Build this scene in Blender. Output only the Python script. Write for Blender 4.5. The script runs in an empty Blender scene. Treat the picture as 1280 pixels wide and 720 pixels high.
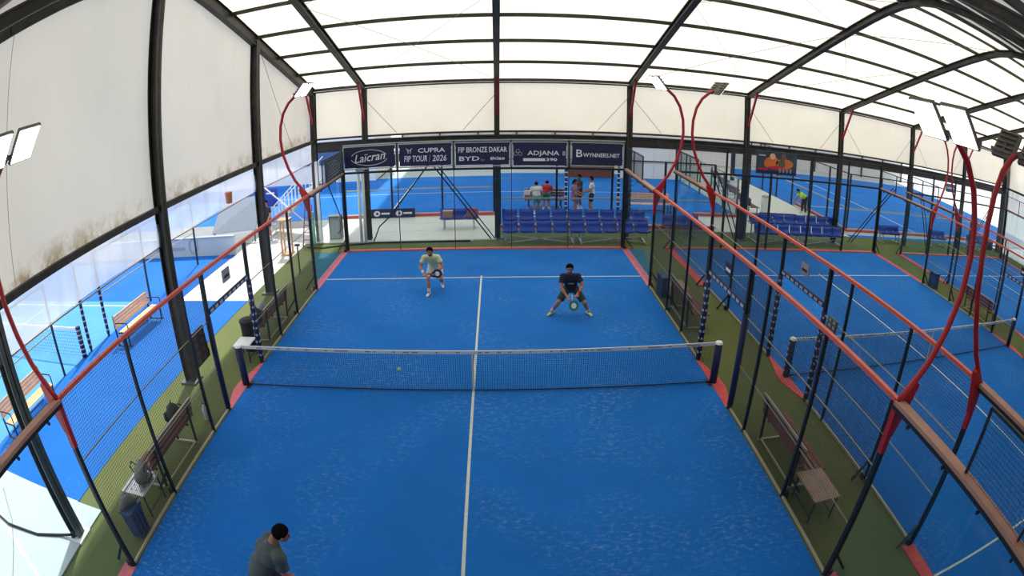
import bpy, math, random
import numpy as np
from mathutils import Vector, Matrix
random.seed(7)
S = bpy.context.scene
C = bpy.context.collection
# ---------------------------------------------------------------- camera (wide action-camera lens, real fisheye projection)
cam_data = bpy.data.cameras.new('camera')
cam = bpy.data.objects.new('camera', cam_data)
C.objects.link(cam)
_r = Vector((0.99971236, -0.0238752, -0.00227377)); _u = Vector((0.01032541, 0.34289343, 0.93931756)); _f = Vector((0.02164674, 0.93907086, -0.34304132))
m = Matrix((_r, _u, -_f)).transposed().to_4x4()
m.translation = Vector((0.53736, -10.37226, 5.98649))
cam.matrix_world = m
cam_data.type = 'PANO'
cam_data.panorama_type = 'FISHEYE_LENS_POLYNOMIAL'
cam_data.sensor_width = 36
cam_data.fisheye_fov = 3.1
for i, k in enumerate((0, 0.04721849271830985, 0.00019580496397421455, -1.0137307452587633e-05, 1.046908984640531e-06)):
    setattr(cam_data, 'fisheye_polynomial_k%d' % i, -k)
cam_data.clip_start = 0.05
S.camera = cam
# ---------------------------------------------------------------- sky, sun, exposure
w = bpy.data.worlds.new('world'); S.world = w; w.use_nodes = True
bg = w.node_tree.nodes['Background']
bg.inputs['Color'].default_value = (0.92, 0.95, 1.0, 1)
bg.inputs['Strength'].default_value = 1.35
sun_d = bpy.data.lights.new('sun', 'SUN'); sun_d.energy = 4.4; sun_d.angle = math.radians(2.0); sun_d.color = (1.0, 0.95, 0.86)
sun = bpy.data.objects.new('sun', sun_d); C.objects.link(sun)
_el, _az = math.radians(56), math.radians(12)      # high sun behind the far wall, a little to the left
_to = Vector((-math.sin(_az) * math.cos(_el), math.cos(_az) * math.cos(_el), math.sin(_el)))
sun.rotation_euler = _to.to_track_quat('Z', 'Y').to_euler()
sun.location = (0, 0, 40)
S.view_settings.view_transform = 'Standard'; S.view_settings.look = 'None'
S.view_settings.gamma = 1; S.view_settings.use_curve_mapping = False
S.view_settings.exposure = 0.28
S.cycles.use_denoising = True
S.cycles.max_bounces = 8; S.cycles.diffuse_bounces = 4; S.cycles.glossy_bounces = 2
S.cycles.transmission_bounces = 6; S.cycles.transparent_max_bounces = 24
S.cycles.caustics_reflective = False; S.cycles.caustics_refractive = False
S.cycles.sample_clamp_indirect = 6
# ---------------------------------------------------------------- materials
MATS = {}
def mat(name, col=(.5, .5, .5), rough=.6, metal=0.0, var=0.0, scale=8.0, bump=0.0, emit=None, spec=None, dirt=None, dscale=3.0, damt=.3):
    if name in MATS: return MATS[name]
    mt = bpy.data.materials.new(name); mt.use_nodes = True; MATS[name] = mt
    nt = mt.node_tree; b = nt.nodes['Principled BSDF']
    b.inputs['Base Color'].default_value = (*col, 1); b.inputs['Roughness'].default_value = rough; b.inputs['Metallic'].default_value = metal
    if spec is not None: b.inputs['Specular IOR Level'].default_value = spec
    mt.diffuse_color = (*col, 1)
    tc = nt.nodes.new('ShaderNodeTexCoord')
    out = None
    if var > 0:
        n = nt.nodes.new('ShaderNodeTexNoise'); n.inputs['Scale'].default_value = scale; n.inputs['Detail'].default_value = 5
        nt.links.new(tc.outputs['Object'], n.inputs['Vector'])
        mx = nt.nodes.new('ShaderNodeMix'); mx.data_type = 'RGBA'
        mx.inputs['A'].default_value = (*[max(0, c * (1 - var)) for c in col], 1); mx.inputs['B'].default_value = (*[min(1, c * (1 + var)) for c in col], 1)
        nt.links.new(n.outputs['Fac'], mx.inputs['Factor']); out = mx.outputs['Result']
        if bump > 0:
            bp = nt.nodes.new('ShaderNodeBump'); bp.inputs['Strength'].default_value = bump; bp.inputs['Distance'].default_value = .02
            nt.links.new(n.outputs['Fac'], bp.inputs['Height']); nt.links.new(bp.outputs['Normal'], b.inputs['Normal'])
    if dirt is not None:
        n2 = nt.nodes.new('ShaderNodeTexNoise'); n2.inputs['Scale'].default_value = dscale; n2.inputs['Detail'].default_value = 8; n2.inputs['Roughness'].default_value = .75
        nt.links.new(tc.outputs['Object'], n2.inputs['Vector'])
        mr = nt.nodes.new('ShaderNodeMapRange'); mr.inputs['From Min'].default_value = .52; mr.inputs['From Max'].default_value = .75
        mr.inputs['To Max'].default_value = damt
        nt.links.new(n2.outputs['Fac'], mr.inputs['Value'])
        m2 = nt.nodes.new('ShaderNodeMix'); m2.data_type = 'RGBA'
        if out: nt.links.new(out, m2.inputs['A'])
        else: m2.inputs['A'].default_value = (*col, 1)
        m2.inputs['B'].default_value = (*dirt, 1); nt.links.new(mr.outputs['Result'], m2.inputs['Factor']); out = m2.outputs['Result']
    if out: nt.links.new(out, b.inputs['Base Color'])
    if emit:
        b.inputs['Emission Color'].default_value = (*emit[0], 1); b.inputs['Emission Strength'].default_value = emit[1]
    return mt

def turf(name, col, sand, amt, worn):
    """artificial grass: fibre noise, brushed sand specks, slow tonal patches"""
    mt = bpy.data.materials.new(name); mt.use_nodes = True; nt = mt.node_tree; b = nt.nodes['Principled BSDF']; L = nt.links.new
    b.inputs['Roughness'].default_value = .85; b.inputs['Specular IOR Level'].default_value = .15
    tc = nt.nodes.new('ShaderNodeTexCoord')
    n1 = nt.nodes.new('ShaderNodeTexNoise'); n1.inputs['Scale'].default_value = .7; n1.inputs['Detail'].default_value = 6
    L(tc.outputs['Object'], n1.inputs['Vector'])
    mx = nt.nodes.new('ShaderNodeMix'); mx.data_type = 'RGBA'
    mx.inputs['A'].default_value = (*[c * .82 for c in col], 1); mx.inputs['B'].default_value = (*[min(1, c * 1.18) for c in col], 1)
    L(n1.outputs['Fac'], mx.inputs['Factor'])
    mp = nt.nodes.new('ShaderNodeMapping'); mp.inputs['Scale'].default_value = (8, 13, 1); mp.inputs['Rotation'].default_value = (0, 0, .12)
    L(tc.outputs['Object'], mp.inputs['Vector'])
    n2 = nt.nodes.new('ShaderNodeTexNoise'); n2.inputs['Scale'].default_value = 1.0; n2.inputs['Detail'].default_value = 9; n2.inputs['Roughness'].default_value = .8
    L(mp.outputs['Vector'], n2.inputs['Vector'])
    mr = nt.nodes.new('ShaderNodeMapRange'); mr.inputs['From Min'].default_value = .52; mr.inputs['From Max'].default_value = .80; mr.inputs['To Max'].default_value = amt
    L(n2.outputs['Fac'], mr.inputs['Value'])
    n3 = nt.nodes.new('ShaderNodeTexNoise'); n3.inputs['Scale'].default_value = .55; n3.inputs['Detail'].default_value = 7
    L(tc.outputs['Object'], n3.inputs['Vector'])
    mr3 = nt.nodes.new('ShaderNodeMapRange'); mr3.inputs['From Min'].default_value = .44; mr3.inputs['From Max'].default_value = .64
    L(n3.outputs['Fac'], mr3.inputs['Value'])
    mu = nt.nodes.new('ShaderNodeMath'); mu.operation = 'MULTIPLY'; L(mr.outputs['Result'], mu.inputs[0]); L(mr3.outputs['Result'], mu.inputs[1])
    m2 = nt.nodes.new('ShaderNodeMix'); m2.data_type = 'RGBA'; L(mu.outputs[0], m2.inputs['Factor']); L(mx.outputs['Result'], m2.inputs['A']); m2.inputs['B'].default_value = (*sand, 1)
    n4 = nt.nodes.new('ShaderNodeTexNoise'); n4.inputs['Scale'].default_value = 60; n4.inputs['Detail'].default_value = 3
    L(tc.outputs['Object'], n4.inputs['Vector'])
    bp = nt.nodes.new('ShaderNodeBump'); bp.inputs['Strength'].default_value = .5; bp.inputs['Distance'].default_value = .01
    L(n4.outputs['Fac'], bp.inputs['Height']); L(bp.outputs['Normal'], b.inputs['Normal'])
    L(m2.outputs['Result'], b.inputs['Base Color']); MATS[name] = mt
    return mt

def fabric(name, dif, tr, trf, see=0.0, stain=None, rust=None):
    """pvc membrane: part of the light is scattered back, part comes through"""
    mt = bpy.data.materials.new(name); mt.use_nodes = True; nt = mt.node_tree; L = nt.links.new
    nt.nodes.remove(nt.nodes['Principled BSDF']); out = nt.nodes['Material Output']
    d = nt.nodes.new('ShaderNodeBsdfDiffuse'); t = nt.nodes.new('ShaderNodeBsdfTranslucent'); mx = nt.nodes.new('ShaderNodeMixShader')
    d.inputs['Color'].default_value = (*dif, 1); t.inputs['Color'].default_value = (*tr, 1); mx.inputs[0].default_value = trf
    L(d.outputs[0], mx.inputs[1]); L(t.outputs[0], mx.inputs[2])
    tc = nt.nodes.new('ShaderNodeTexCoord')
    n = nt.nodes.new('ShaderNodeTexNoise'); n.inputs['Scale'].default_value = .8; n.inputs['Detail'].default_value = 5
    L(tc.outputs['Object'], n.inputs['Vector'])
    for sh, c in ((d, dif), (t, tr)):
        m1 = nt.nodes.new('ShaderNodeMix'); m1.data_type = 'RGBA'; m1.inputs['A'].default_value = (*[x * .93 for x in c], 1); m1.inputs['B'].default_value = (*[min(1, x * 1.05) for x in c], 1)
        L(n.outputs['Fac'], m1.inputs['Factor']); o = m1.outputs['Result']
        if stain:
            n2 = nt.nodes.new('ShaderNodeTexNoise'); n2.inputs['Scale'].default_value = 1.0; n2.inputs['Detail'].default_value = 9
            mp = nt.nodes.new('ShaderNodeMapping'); mp.inputs['Scale'].default_value = (2.5, 2.5, .5); L(tc.outputs['Object'], mp.inputs['Vector']); L(mp.outputs['Vector'], n2.inputs['Vector'])
            mr = nt.nodes.new('ShaderNodeMapRange'); mr.inputs['From Min'].default_value = .52; mr.inputs['From Max'].default_value = .72; mr.inputs['To Max'].default_value = stain[1]
            L(n2.outputs['Fac'], mr.inputs['Value'])
            m2 = nt.nodes.new('ShaderNodeMix'); m2.data_type = 'RGBA'; L(mr.outputs['Result'], m2.inputs['Factor']); L(o, m2.inputs['A']); m2.inputs['B'].default_value = (*stain[0], 1); o = m2.outputs['Result']
        if rust:
            sp = nt.nodes.new('ShaderNodeSeparateXYZ'); L(tc.outputs['Object'], sp.inputs[0])
            mz = nt.nodes.new('ShaderNodeMapRange'); mz.inputs['From Min'].default_value = rust[0] + rust[1]; mz.inputs['From Max'].default_value = rust[0]; L(sp.outputs['Z'], mz.inputs['Value'])
            n3 = nt.nodes.new('ShaderNodeTexNoise'); n3.inputs['Scale'].default_value = 1.3; n3.inputs['Detail'].default_value = 8; n3.inputs['Roughness'].default_value = .75; L(tc.outputs['Object'], n3.inputs['Vector'])
            m4 = nt.nodes.new('ShaderNodeMapRange'); m4.inputs['From Min'].default_value = .45; m4.inputs['From Max'].default_value = .62; L(n3.outputs['Fac'], m4.inputs['Value'])
            mm = nt.nodes.new('ShaderNodeMath'); mm.operation = 'MULTIPLY'; L(mz.outputs['Result'], mm.inputs[0]); L(m4.outputs['Result'], mm.inputs[1])
            m5 = nt.nodes.new('ShaderNodeMix'); m5.data_type = 'RGBA'; L(mm.outputs[0], m5.inputs['Factor']); L(o, m5.inputs['A']); m5.inputs['B'].default_value = (.30, .19, .07, 1); o = m5.outputs['Result']
        L(o, sh.inputs['Color'])
    last = mx.outputs[0]
    if see > 0:
        tp = nt.nodes.new('ShaderNodeBsdfTransparent'); m3 = nt.nodes.new('ShaderNodeMixShader'); m3.inputs[0].default_value = see
        L(last, m3.inputs[1]); L(tp.outputs[0], m3.inputs[2]); last = m3.outputs[0]
    L(last, out.inputs['Surface']); MATS[name] = mt
    return mt

def glass(name, tint, refl=.06):
    mt = bpy.data.materials.new(name); mt.use_nodes = True; nt = mt.node_tree; L = nt.links.new
    nt.nodes.remove(nt.nodes['Principled BSDF']); out = nt.nodes['Material Output']
    tp = nt.nodes.new('ShaderNodeBsdfTransparent'); tp.inputs['Color'].default_value = (*tint, 1)
    g = nt.nodes.new('ShaderNodeBsdfGlossy'); g.inputs['Roughness'].default_value = .03; g.inputs['Color'].default_value = (.9, .95, .95, 1)
    lw = nt.nodes.new('ShaderNodeLayerWeight'); pw = nt.nodes.new('ShaderNodeMath'); pw.operation = 'POWER'; pw.inputs[1].default_value = 4.5; L(lw.outputs['Facing'], pw.inputs[0])
    pm = nt.nodes.new('ShaderNodeMath'); pm.operation = 'MULTIPLY_ADD'; pm.inputs[1].default_value = .35; pm.inputs[2].default_value = refl; L(pw.outputs[0], pm.inputs[0])
    mx = nt.nodes.new('ShaderNodeMixShader'); L(pm.outputs[0], mx.inputs[0]); L(tp.outputs[0], mx.inputs[1]); L(g.outputs[0], mx.inputs[2]); L(mx.outputs[0], out.inputs['Surface'])
    MATS[name] = mt
    return mt

turf('blue_turf', (.008, .150, .56), (.42, .56, .66), .85, 1)
turf('blue_turf_outdoor', (.010, .125, .46), (.3, .45, .62), .35, 1)
turf('blue_turf_glare', (.07, .27, .56), (.45, .6, .7), .7, 1)  # outdoor glare lightened into the turf colour
mat('concrete_sunlit', (.74, .75, .74), .7, 0, .06, 1.2, dirt=(.55, .56, .56), damt=.3)  # paler copy of the concrete, strong sunlight put into its colour
turf('green_turf', (.115, .140, .050), (.22, .24, .13), .5, 1)
turf('teal_turf', (.035, .13, .15), (.12, .2, .2), .4, 1)
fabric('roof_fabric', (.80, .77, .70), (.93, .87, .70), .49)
fabric('wall_fabric', (.84, .79, .68), (.98, .92, .80), .40, stain=((.75, .66, .5), .10), rust=(4.0, .18))
fabric('rear_fabric', (.7, .67, .6), (.80, .76, .66), .45)
fabric('roof_fabric_shade', (.42, .41, .37), (.42, .40, .35), .42)  # darker copy of the roof fabric, shade put in to dim the near half
fabric('left_fabric', (.80, .75, .65), (.78, .71, .59), .46, stain=((.60, .55, .44), .10), rust=(4.05, .5))
fabric('clear_vinyl', (.90, .93, .96), (.96, .98, 1.0), .62, see=.28, stain=((.55, .57, .55), .4))
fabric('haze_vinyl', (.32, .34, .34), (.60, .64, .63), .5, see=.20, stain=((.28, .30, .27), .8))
glass('court_glass', (.93, .975, .97), .02)
mat('steel_dark', (.040, .038, .034), .55, .2, .35, 3, dirt=(.16, .12, .08), damt=.5)
mat('steel_grey', (.10, .12, .12), .5, .2, .3, 3, dirt=(.22, .2, .16), damt=.5)
mat('fence_black', (.012, .016, .022), .5, .1)
mat('wire_grey', (.055, .065, .07), .45, .3)
mat('rail_orange', (.66, .11, .065), .5, 0, .2, 4, dirt=(.5, .25, .15), damt=.4)
mat('rail_tan', (.42, .23, .165), .6, 0, .25, 4, dirt=(.55, .16, .11), damt=.6)
mat('rail_light', (.38, .36, .26), .5)
mat('mast_red', (.42, .014, .020), .4, 0, .15, 5)
mat('kerb_red', (.60, .065, .065), .7, 0, .25, 5, dirt=(.75, .35, .3), damt=.5)
mat('kerb_pink', (.62, .13, .17), .7, 0, .25, 5, dirt=(.6, .35, .3), damt=.5)
mat('line_white', (.62, .66, .60), .8, 0, .15, 12, dirt=(.25, .38, .5), dscale=9, damt=.5)
mat('white_paint', (.80, .82, .82), .5, 0, .06, 4)
mat('concrete_white', (.40, .46, .50), .7, 0, .10, 1.2, dirt=(.45, .48, .5), damt=.4)
mat('tile_white', (.60, .60, .57), .5, 0, .08, 1.5, dirt=(.4, .4, .38), damt=.5)
mat('concrete_grey', (.20, .22, .24), .85, 0, .2, 2)
mat('navy_pad', (.010, .018, .075), .7, 0, .2, 9)
mat('navy_banner', (.012, .014, .055), .6, 0, .25, 4)
mat('net_cord', (.010, .016, .030), .8)
mat('net_tape', (.70, .72, .72), .7, 0, .08, 20)
mat('black_cable', (.008, .008, .009), .7)
mat('thin_wire', (.16, .16, .15), .6)
mat('wood_brown', (.17, .055, .035), .6, 0, .35, 7)
mat('wood_light', (.78, .48, .27), .6, 0, .25, 7)
mat('wood_table', (.34, .23, .17), .6, 0, .25, 9)
mat('blue_plastic', (.010, .045, .38), .35, 0, .15, 5)
mat('bin_blue', (.015, .06, .19), .5, 0, .2, 6)
mat('silver', (.50, .52, .53), .35, .6, .15, 6)
mat('white_trim', (.78, .80, .80), .5)
mat('black_bag', (.012, .013, .016), .8, 0, .3, 9)
mat('grey_bag', (.16, .17, .17), .8, 0, .3, 9)
mat('lamp_case', (.16, .14, .12), .5, .2, .2, 8)
mat('lamp_lit', (.9, .93, 1), .3, emit=((.88, .93, 1.0), 9.0))
mat('print_white', (.75, .76, .80), .6)
mat('pad_print', (.40, .42, .52), .6)
mat('print_dim', (.28, .30, .34), .6)
mat('print_orange', (.70, .16, .03), .6)
mat('print_red', (.55, .02, .04), .6)
mat('print_black', (.015, .015, .02), .6)
mat('poster_bg', (.035, .055, .075), .6, 0, .6, 2)
mat('scoreboard_olive', (.10, .10, .06), .6, 0, .2, 6)
mat('skin', (.42, .19, .12), .55, 0, .08, 20)
mat('skin_dark', (.20, .085, .05), .55, 0, .08, 20)
mat('hair_black', (.006, .004, .004), .95, spec=.08)
mat('lime_cloth', (.60, .64, .34), .85, 0, .1, 14, .3)
mat('navy_cloth', (.010, .014, .035), .85, 0, .15, 14, .3)
mat('green_cloth', (.022, .060, .050), .85, 0, .15, 14, .3)
mat('grey_cloth', (.085, .11, .12), .85, 0, .15, 14, .3)
mat('white_cloth', (.66, .64, .60), .85, 0, .08, 14, .3)
mat('teal_cloth', (.10, .28, .27), .85, 0, .1, 14)
mat('pink_cloth', (.34, .13, .22), .85, 0, .1, 14)
mat('charcoal_cloth', (.022, .028, .034), .85, 0, .1, 14)
mat('neon_cloth', (.42, .75, .04), .8, 0, .08, 14)
mat('red_cloth', (.45, .01, .03), .8)
mat('shoe_white', (.78, .78, .76), .5)
mat('shoe_yellow', (.68, .66, .28), .5)
mat('racket_black', (.02, .02, .022), .4)
mat('racket_green', (.03, .20, .12), .4)
mat('ball_yellow', (.45, .75, .05), .8)
mat('water', (.55, .68, .72), .15)
mat('metal_blue', (.05, .13, .28), .5, .2)
mat('sheet_grey', (.28, .33, .40), .7, 0, .1, 3)
mat('siding', (.55, .56, .55), .6, 0, .12, 2)
mat('green_pole', (.12, .36, .30), .5)
mat('sticker_orange', (.55, .20, .09), .6)
M = MATS
# ---------------------------------------------------------------- mesh helpers
class MB:
    def __init__(s): s.v = []; s.f = []; s.mi = []; s.ms = []
    def _m(s, mt):
        if mt is None: return 0
        if mt not in s.ms: s.ms.append(mt)
        return s.ms.index(mt)
    def add(s, vs, fs, mt=None):
        n = len(s.v); s.v += [tuple(v) for v in vs]; i = s._m(mt)
        for f in fs: s.f.append(tuple(n + k for k in f)); s.mi.append(i)
        return s
    def box(s, lo, hi, mt=None):
        x0, y0, z0 = lo; x1, y1, z1 = hi
        return s.add([(x0, y0, z0), (x1, y0, z0), (x1, y1, z0), (x0, y1, z0), (x0, y0, z1), (x1, y0, z1), (x1, y1, z1), (x0, y1, z1)],
              [(0, 3, 2, 1), (4, 5, 6, 7), (0, 1, 5, 4), (1, 2, 6, 5), (2, 3, 7, 6), (3, 0, 4, 7)], mt)
    def bar(s, a, b, w=.05, h=None, mt=None, up=(0, 0, 1)):
        h = h or w; a = Vector(a); b = Vector(b); d = (b - a).normalized(); u = Vector(up)
        if abs(d.dot(u)) > .98: u = Vector((0, 1, 0))
        r = d.cross(u).normalized(); u = r.cross(d); q = []
        for p in (a, b):
            for i, j in ((-1, -1), (1, -1), (1, 1), (-1, 1)): q.append(p + r * i * w / 2 + u * j * h / 2)
        return s.add(q, [(0, 1, 2, 3), (7, 6, 5, 4), (0, 4, 5, 1), (1, 5, 6, 2), (2, 6, 7, 3), (3, 7, 4, 0)], mt)
    def tube(s, pts, r=.03, n=8, mt=None, cap=True):
        pts = [Vector(p) for p in pts]; rs = r if isinstance(r, (list, tuple)) else [r] * len(pts); q = []; fs = []; prev = None
        for i, p in enumerate(pts):
            d = (pts[min(i + 1, len(pts) - 1)] - pts[max(i - 1, 0)]).normalized()
            if prev is None:
                prev = Vector((0, 0, 1)) if abs(d.z) < .9 else Vector((0, 1, 0))
            a = (prev - d * prev.dot(d)).normalized(); prev = a; b = d.cross(a)
            for k in range(n):
                t = 2 * math.pi * k / n; q.append(p + (a * math.cos(t) + b * math.sin(t)) * rs[i])
        for i in range(len(pts) - 1):
            for k in range(n): fs.append((i * n + k, i * n + (k + 1) % n, (i + 1) * n + (k + 1) % n, (i + 1) * n + k))
        if cap: fs += [tuple(range(n))[::-1], tuple((len(pts) - 1) * n + k for k in range(n))]
        return s.add(q, fs, mt)
    def prism(s, poly, axis, a, b, mt=None):
        """polygon in the two other axes, extruded a..b along axis"""
        n = len(poly); q = []
        for t in (a, b):
            for (u, v) in poly:
                q.append((t, u, v) if axis == 0 else (u, t, v) if axis == 1 else (u, v, t))
        return s.add(q, [tuple(range(n)), tuple(range(2 * n - 1, n - 1, -1))] + [(i, i + n, (i + 1) % n + n, (i + 1) % n) for i in range(n)], mt)
    def build(s, name, mt=None, parent=None, smooth=False, fix=True, kind=None):
        me = bpy.data.meshes.new(name); me.from_pydata(s.v, [], s.f)
        ms = s.ms if s.ms else [mt]
        for x in ms: me.materials.append(M[x] if isinstance(x, str) else x)
        if s.ms: me.polygons.foreach_set('material_index', s.mi)
        if smooth: me.polygons.foreach_set('use_smooth', [True] * len(me.polygons))
        me.update()
        if fix:
            import bmesh
            bm = bmesh.new(); bm.from_mesh(me); bmesh.ops.recalc_face_normals(bm, faces=bm.faces); bm.to_mesh(me); bm.free()
        o = bpy.data.objects.new(name, me); C.objects.link(o)
        if parent: o.parent = parent; 
        if kind: o['kind'] = kind
        return o
def tag(o, label=None, cat=None, group=None, kind=None):
    if label: o['label'] = label
    if cat: o['category'] = cat
    if group: o['group'] = group
    if kind: o['kind'] = kind
    return o
def thing(name, label, cat, loc=(0, 0, 0), rz=0, group=None):
    o = bpy.data.objects.new(name, None); C.objects.link(o); o.location = loc; o.rotation_euler = (0, 0, rz); o.empty_display_size = .2
    return tag(o, label, cat, group)
def root(name):
    o = bpy.data.objects.new(name, None); C.objects.link(o); o['kind'] = 'structure'; return o
def copy_tree(o, parent=None, **kw):
    c = o.copy(); C.objects.link(c); c.parent = parent
    for ch in list(o.children): copy_tree(ch, c)
    return c
def place(src, label, loc, rz=0, group=None, mirror=False):
    c = copy_tree(src); c.location = loc; c.rotation_euler = (0, 0, rz); c['label'] = label
    if mirror: c.scale = (-1, 1, 1)
    if group: c['group'] = group
    return c
def bevel(o, wd=.01, seg=2):
    md = o.modifiers.new('bevel', 'BEVEL'); md.width = wd; md.segments = seg; md.limit_method = 'ANGLE'; return o
def text(parent, name, s, size, loc, rot=(math.pi / 2, 0, 0), mt='print_white', ext=.003, shear=0.0, bold=0.0, sx=1.0, width=None):
    cu = bpy.data.curves.new('t', 'FONT'); cu.body = s; cu.size = size; cu.extrude = ext; cu.align_x = 'CENTER'; cu.align_y = 'CENTER'; cu.shear = shear; cu.offset = bold; cu.resolution_u = 2
    t = bpy.data.objects.new('t', cu); C.objects.link(t)
    dg = bpy.context.evaluated_depsgraph_get(); me = bpy.data.meshes.new_from_object(t.evaluated_get(dg)); bpy.data.objects.remove(t)
    if width:
        xs = [v.co.x for v in me.vertices]; sx = width / (max(xs) - min(xs))
    for v in me.vertices: v.co.x *= sx
    me.materials.clear(); me.materials.append(M[mt]); o = bpy.data.objects.new(name, me); C.objects.link(o); o.parent = parent; o.location = loc; o.rotation_euler = rot
    return o
# ================================================================ GROUND
ZG, ZB, ZL = 0.0, .012, .018
g = MB().box((-7.15, -13, -.2), (31.2, 11.3, ZG)).build('floor', 'green_turf'); g['kind'] = 'structure'
g = MB().box((0.45, 11.3, -.2), (31.2, 12.7, ZG)).build('floor', 'green_turf'); g['kind'] = 'structure'
g = MB().box((-7.1, 11.3, -.2), (0.45, 15.45, .03)); 
wt = g.build('floor', 'tile_white'); wt['kind'] = 'structure'
for i in range(5):
    for j in range(3):
        x0 = -7.0 + i * 1.49; y0 = 11.35 + j * 1.36
        MB().box((x0 + .012, y0 + .012, .03), (x0 + 1.478, y0 + 1.348, .036 + random.uniform(0, .002))).build('tile', 'tile_white', wt)
g = MB().box((9.7, 12.7, -.2), (17.35, 15.5, .02)).box((12.2, 15.5, -.2), (17.35, 34, .02)).build('floor', 'tile_white'); g['kind'] = 'structure'
def court_floor(x0, x1, y0, y1, m_='blue_turf', kerb=None):
    f = MB().box((x0, y0, -.2), (x1, y1, ZB)).build('floor', m_); f['kind'] = 'structure'; return f
def line(par, x0, y0, x1, y1, w=.05):
    if abs(x1 - x0) > abs(y1 - y0): MB().box((x0, y0 - w / 2, ZB), (x1, y0 + w / 2, ZL)).build('line', 'line_white', par)
    else: MB().box((x0 - w / 2, y0, ZB), (x0 + w / 2, y1, ZL)).build('line', 'line_white', par)
for cx in (0, 12, 24):
    f = court_floor(cx - 5, cx + 5, -10, 10)
    line(f, cx - 5, 6.95, cx + 5, 6.95); line(f, cx - 5, -6.95, cx + 5, -6.95); line(f, cx, -7.1, cx, 7.1)
    for sx in (-1, 1):
        for sy in (-1, 1):
            a = cx + sx * 5; b = a + sx * .26
            MB().box((min(a, b), min(sy * 6, sy * 10.2), 0), (max(a, b), max(sy * 6, sy * 10.2), .02)).build('kerb', 'kerb_pink' if cx == 0 else 'kerb_red', f)
        q = [(cx + sx * 5, -1.05), (cx + sx * 5, 1.05), (cx + sx * 5.08, 1.0), (cx + sx * 5.27, .1), (cx + sx * 5.29, -.25), (cx + sx * 5.12, -1.0)]
        MB().prism(q if sx < 0 else q[::-1], 2, 0, .022).build('kerb', 'kerb_pink' if cx == 0 and sx < 0 else 'kerb_red', f)
    MB().box((cx - 5.26, 10.0, 0), (cx + 5.26, 10.16, .06)).build('kerb', 'rail_orange', f)
for x0, x1 in ((-5.9, -5.26), (5.26, 6.74), (17.26, 18.74)):
    pass
tq = MB().prism([(-6.3, 10.0), (-5.26, 10.0), (-5.26, 6.3)], 2, 0, .010).build('floor', 'teal_turf'); tq['kind'] = 'structure'
tq = MB().prism([(5.26, 10.0), (5.8, 10.0), (5.26, 6.4)], 2, 0, .010).build('floor', 'teal_turf'); tq['kind'] = 'structure'
# outdoors, left of the hall
f = court_floor(-40, -7.15, -4.98, 5.1, 'blue_turf_outdoor'); MB().box((-31, -4.9, ZB), (-11.2, 5.0, ZB + .004)).build('court_surface', 'blue_turf_glare', f); line(f, -32, 4.6, -11.3, 4.6, .06); line(f, -17, -4.9, -17, 5.0, .06)
f = court_floor(-40, -9.9, 5.1, 10.15, 'blue_turf_outdoor')
f = MB().box((-9.9, 5.1, -.2), (-7.15, 14, .008)).build('floor', 'concrete_sunlit'); f['kind'] = 'structure'
f = MB().box((-40, -30, -.2), (-7.15, -4.98, .03)).box((-7.15, -13, -.19), (-6.42, -5.0, .03)).build('floor', 'concrete_white'); f['kind'] = 'structure'
f = MB().box((-40, 10.15, -.2), (-9.9, 40, .0)).box((-9.9, 14, -.2), (-7.1, 40, 0)).build('floor', 'concrete_grey'); f['kind'] = 'structure'
# rear courts
for (x0, x1, y0, y1) in ((-22, .3, 15.5, 26.5), (.45, 9.7, 12.9, 27.5), (9.7, 12.2, 15.7, 33), (17.5, 40, 13.4, 33)):
    f = court_floor(x0, x1, y0, y1)
    if x0 < -20: line(f, -22, 21, .3, 21); line(f, -4.5, 15.5, -4.5, 26.5)
    elif x0 < 1: line(f, .45, 21, 9.7, 21)
    elif x0 > 17: line(f, 17.5, 19.5, 40, 19.5, .08); line(f, 24, 13.4, 24, 33, .08)
def kerb_box(x0, y0, x1, y1, h=.22): k = MB().box((x0, y0, 0), (x1, y1, h - .05), 'tile_white').box((x0, y0 - .005, h - .1), (x1, y1, h), 'kerb_red').box((x0, y0, h), (x1, y1, h + .03), 'rail_tan').build('trim_1'); k['kind'] = 'structure'; return k
kerb_box(-7, 15.3, .4, 15.5, .15); kerb_box(.45, 12.7, 9.7, 12.9, .2); kerb_box(9.7, 15.5, 12.2, 15.7, .15)
kerb_box(17.35, 13.3, 17.5, 19, .25); kerb_box(17.35, 13.1, 40, 13.35, .25)
f = MB().box((-22, 26.5, -.2), (12.2, 40, .0)).box((12.2, 33, -.2), (40, 40, 0)).build('floor', 'concrete_white'); f['kind'] = 'structure'
# ================================================================ HALL SHELL
EAVE, YW, RID = 6.0, 11.6, 9.75
XL, XR = -6.6, 30.5
def roofz(y): return 9.82 - .3267 * math.sqrt(y * y + 2.2)   # two slopes with a rounded ridge
XB = [-6.6, -4.5, .5, 5.5, 10.5, 15.5, 20.5, 25.5, 30.5]
ceil = root('ceiling')
PY = [11.6 - 1.933 * i for i in range(13)]
for i in range(len(XB) - 1):
    for j in range(12):
        y0, y1 = PY[j], PY[j + 1]; x0, x1 = XB[i] + .0, XB[i + 1]; sag = random.uniform(.01, .05); q = []; fs = []
        nx = 4
        for b_ in range(3):
            for a_ in range(nx + 1):
                u = a_ / nx; v_ = b_ / 2; y = y0 + (y1 - y0) * v_
                q.append((x0 + (x1 - x0) * u, y, roofz(y) + .16 - sag * math.sin(math.pi * u) * (1 - abs(2 * v_ - 1))))
        for b_ in range(2):
            for a_ in range(nx): k = b_ * (nx + 1) + a_; fs.append((k, k + 1, k + nx + 2, k + nx + 1))
        MB().add(q, fs).build('roof_panel', 'roof_fabric' if j < 6 else 'roof_fabric_shade', ceil, smooth=True, fix=False)
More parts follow.
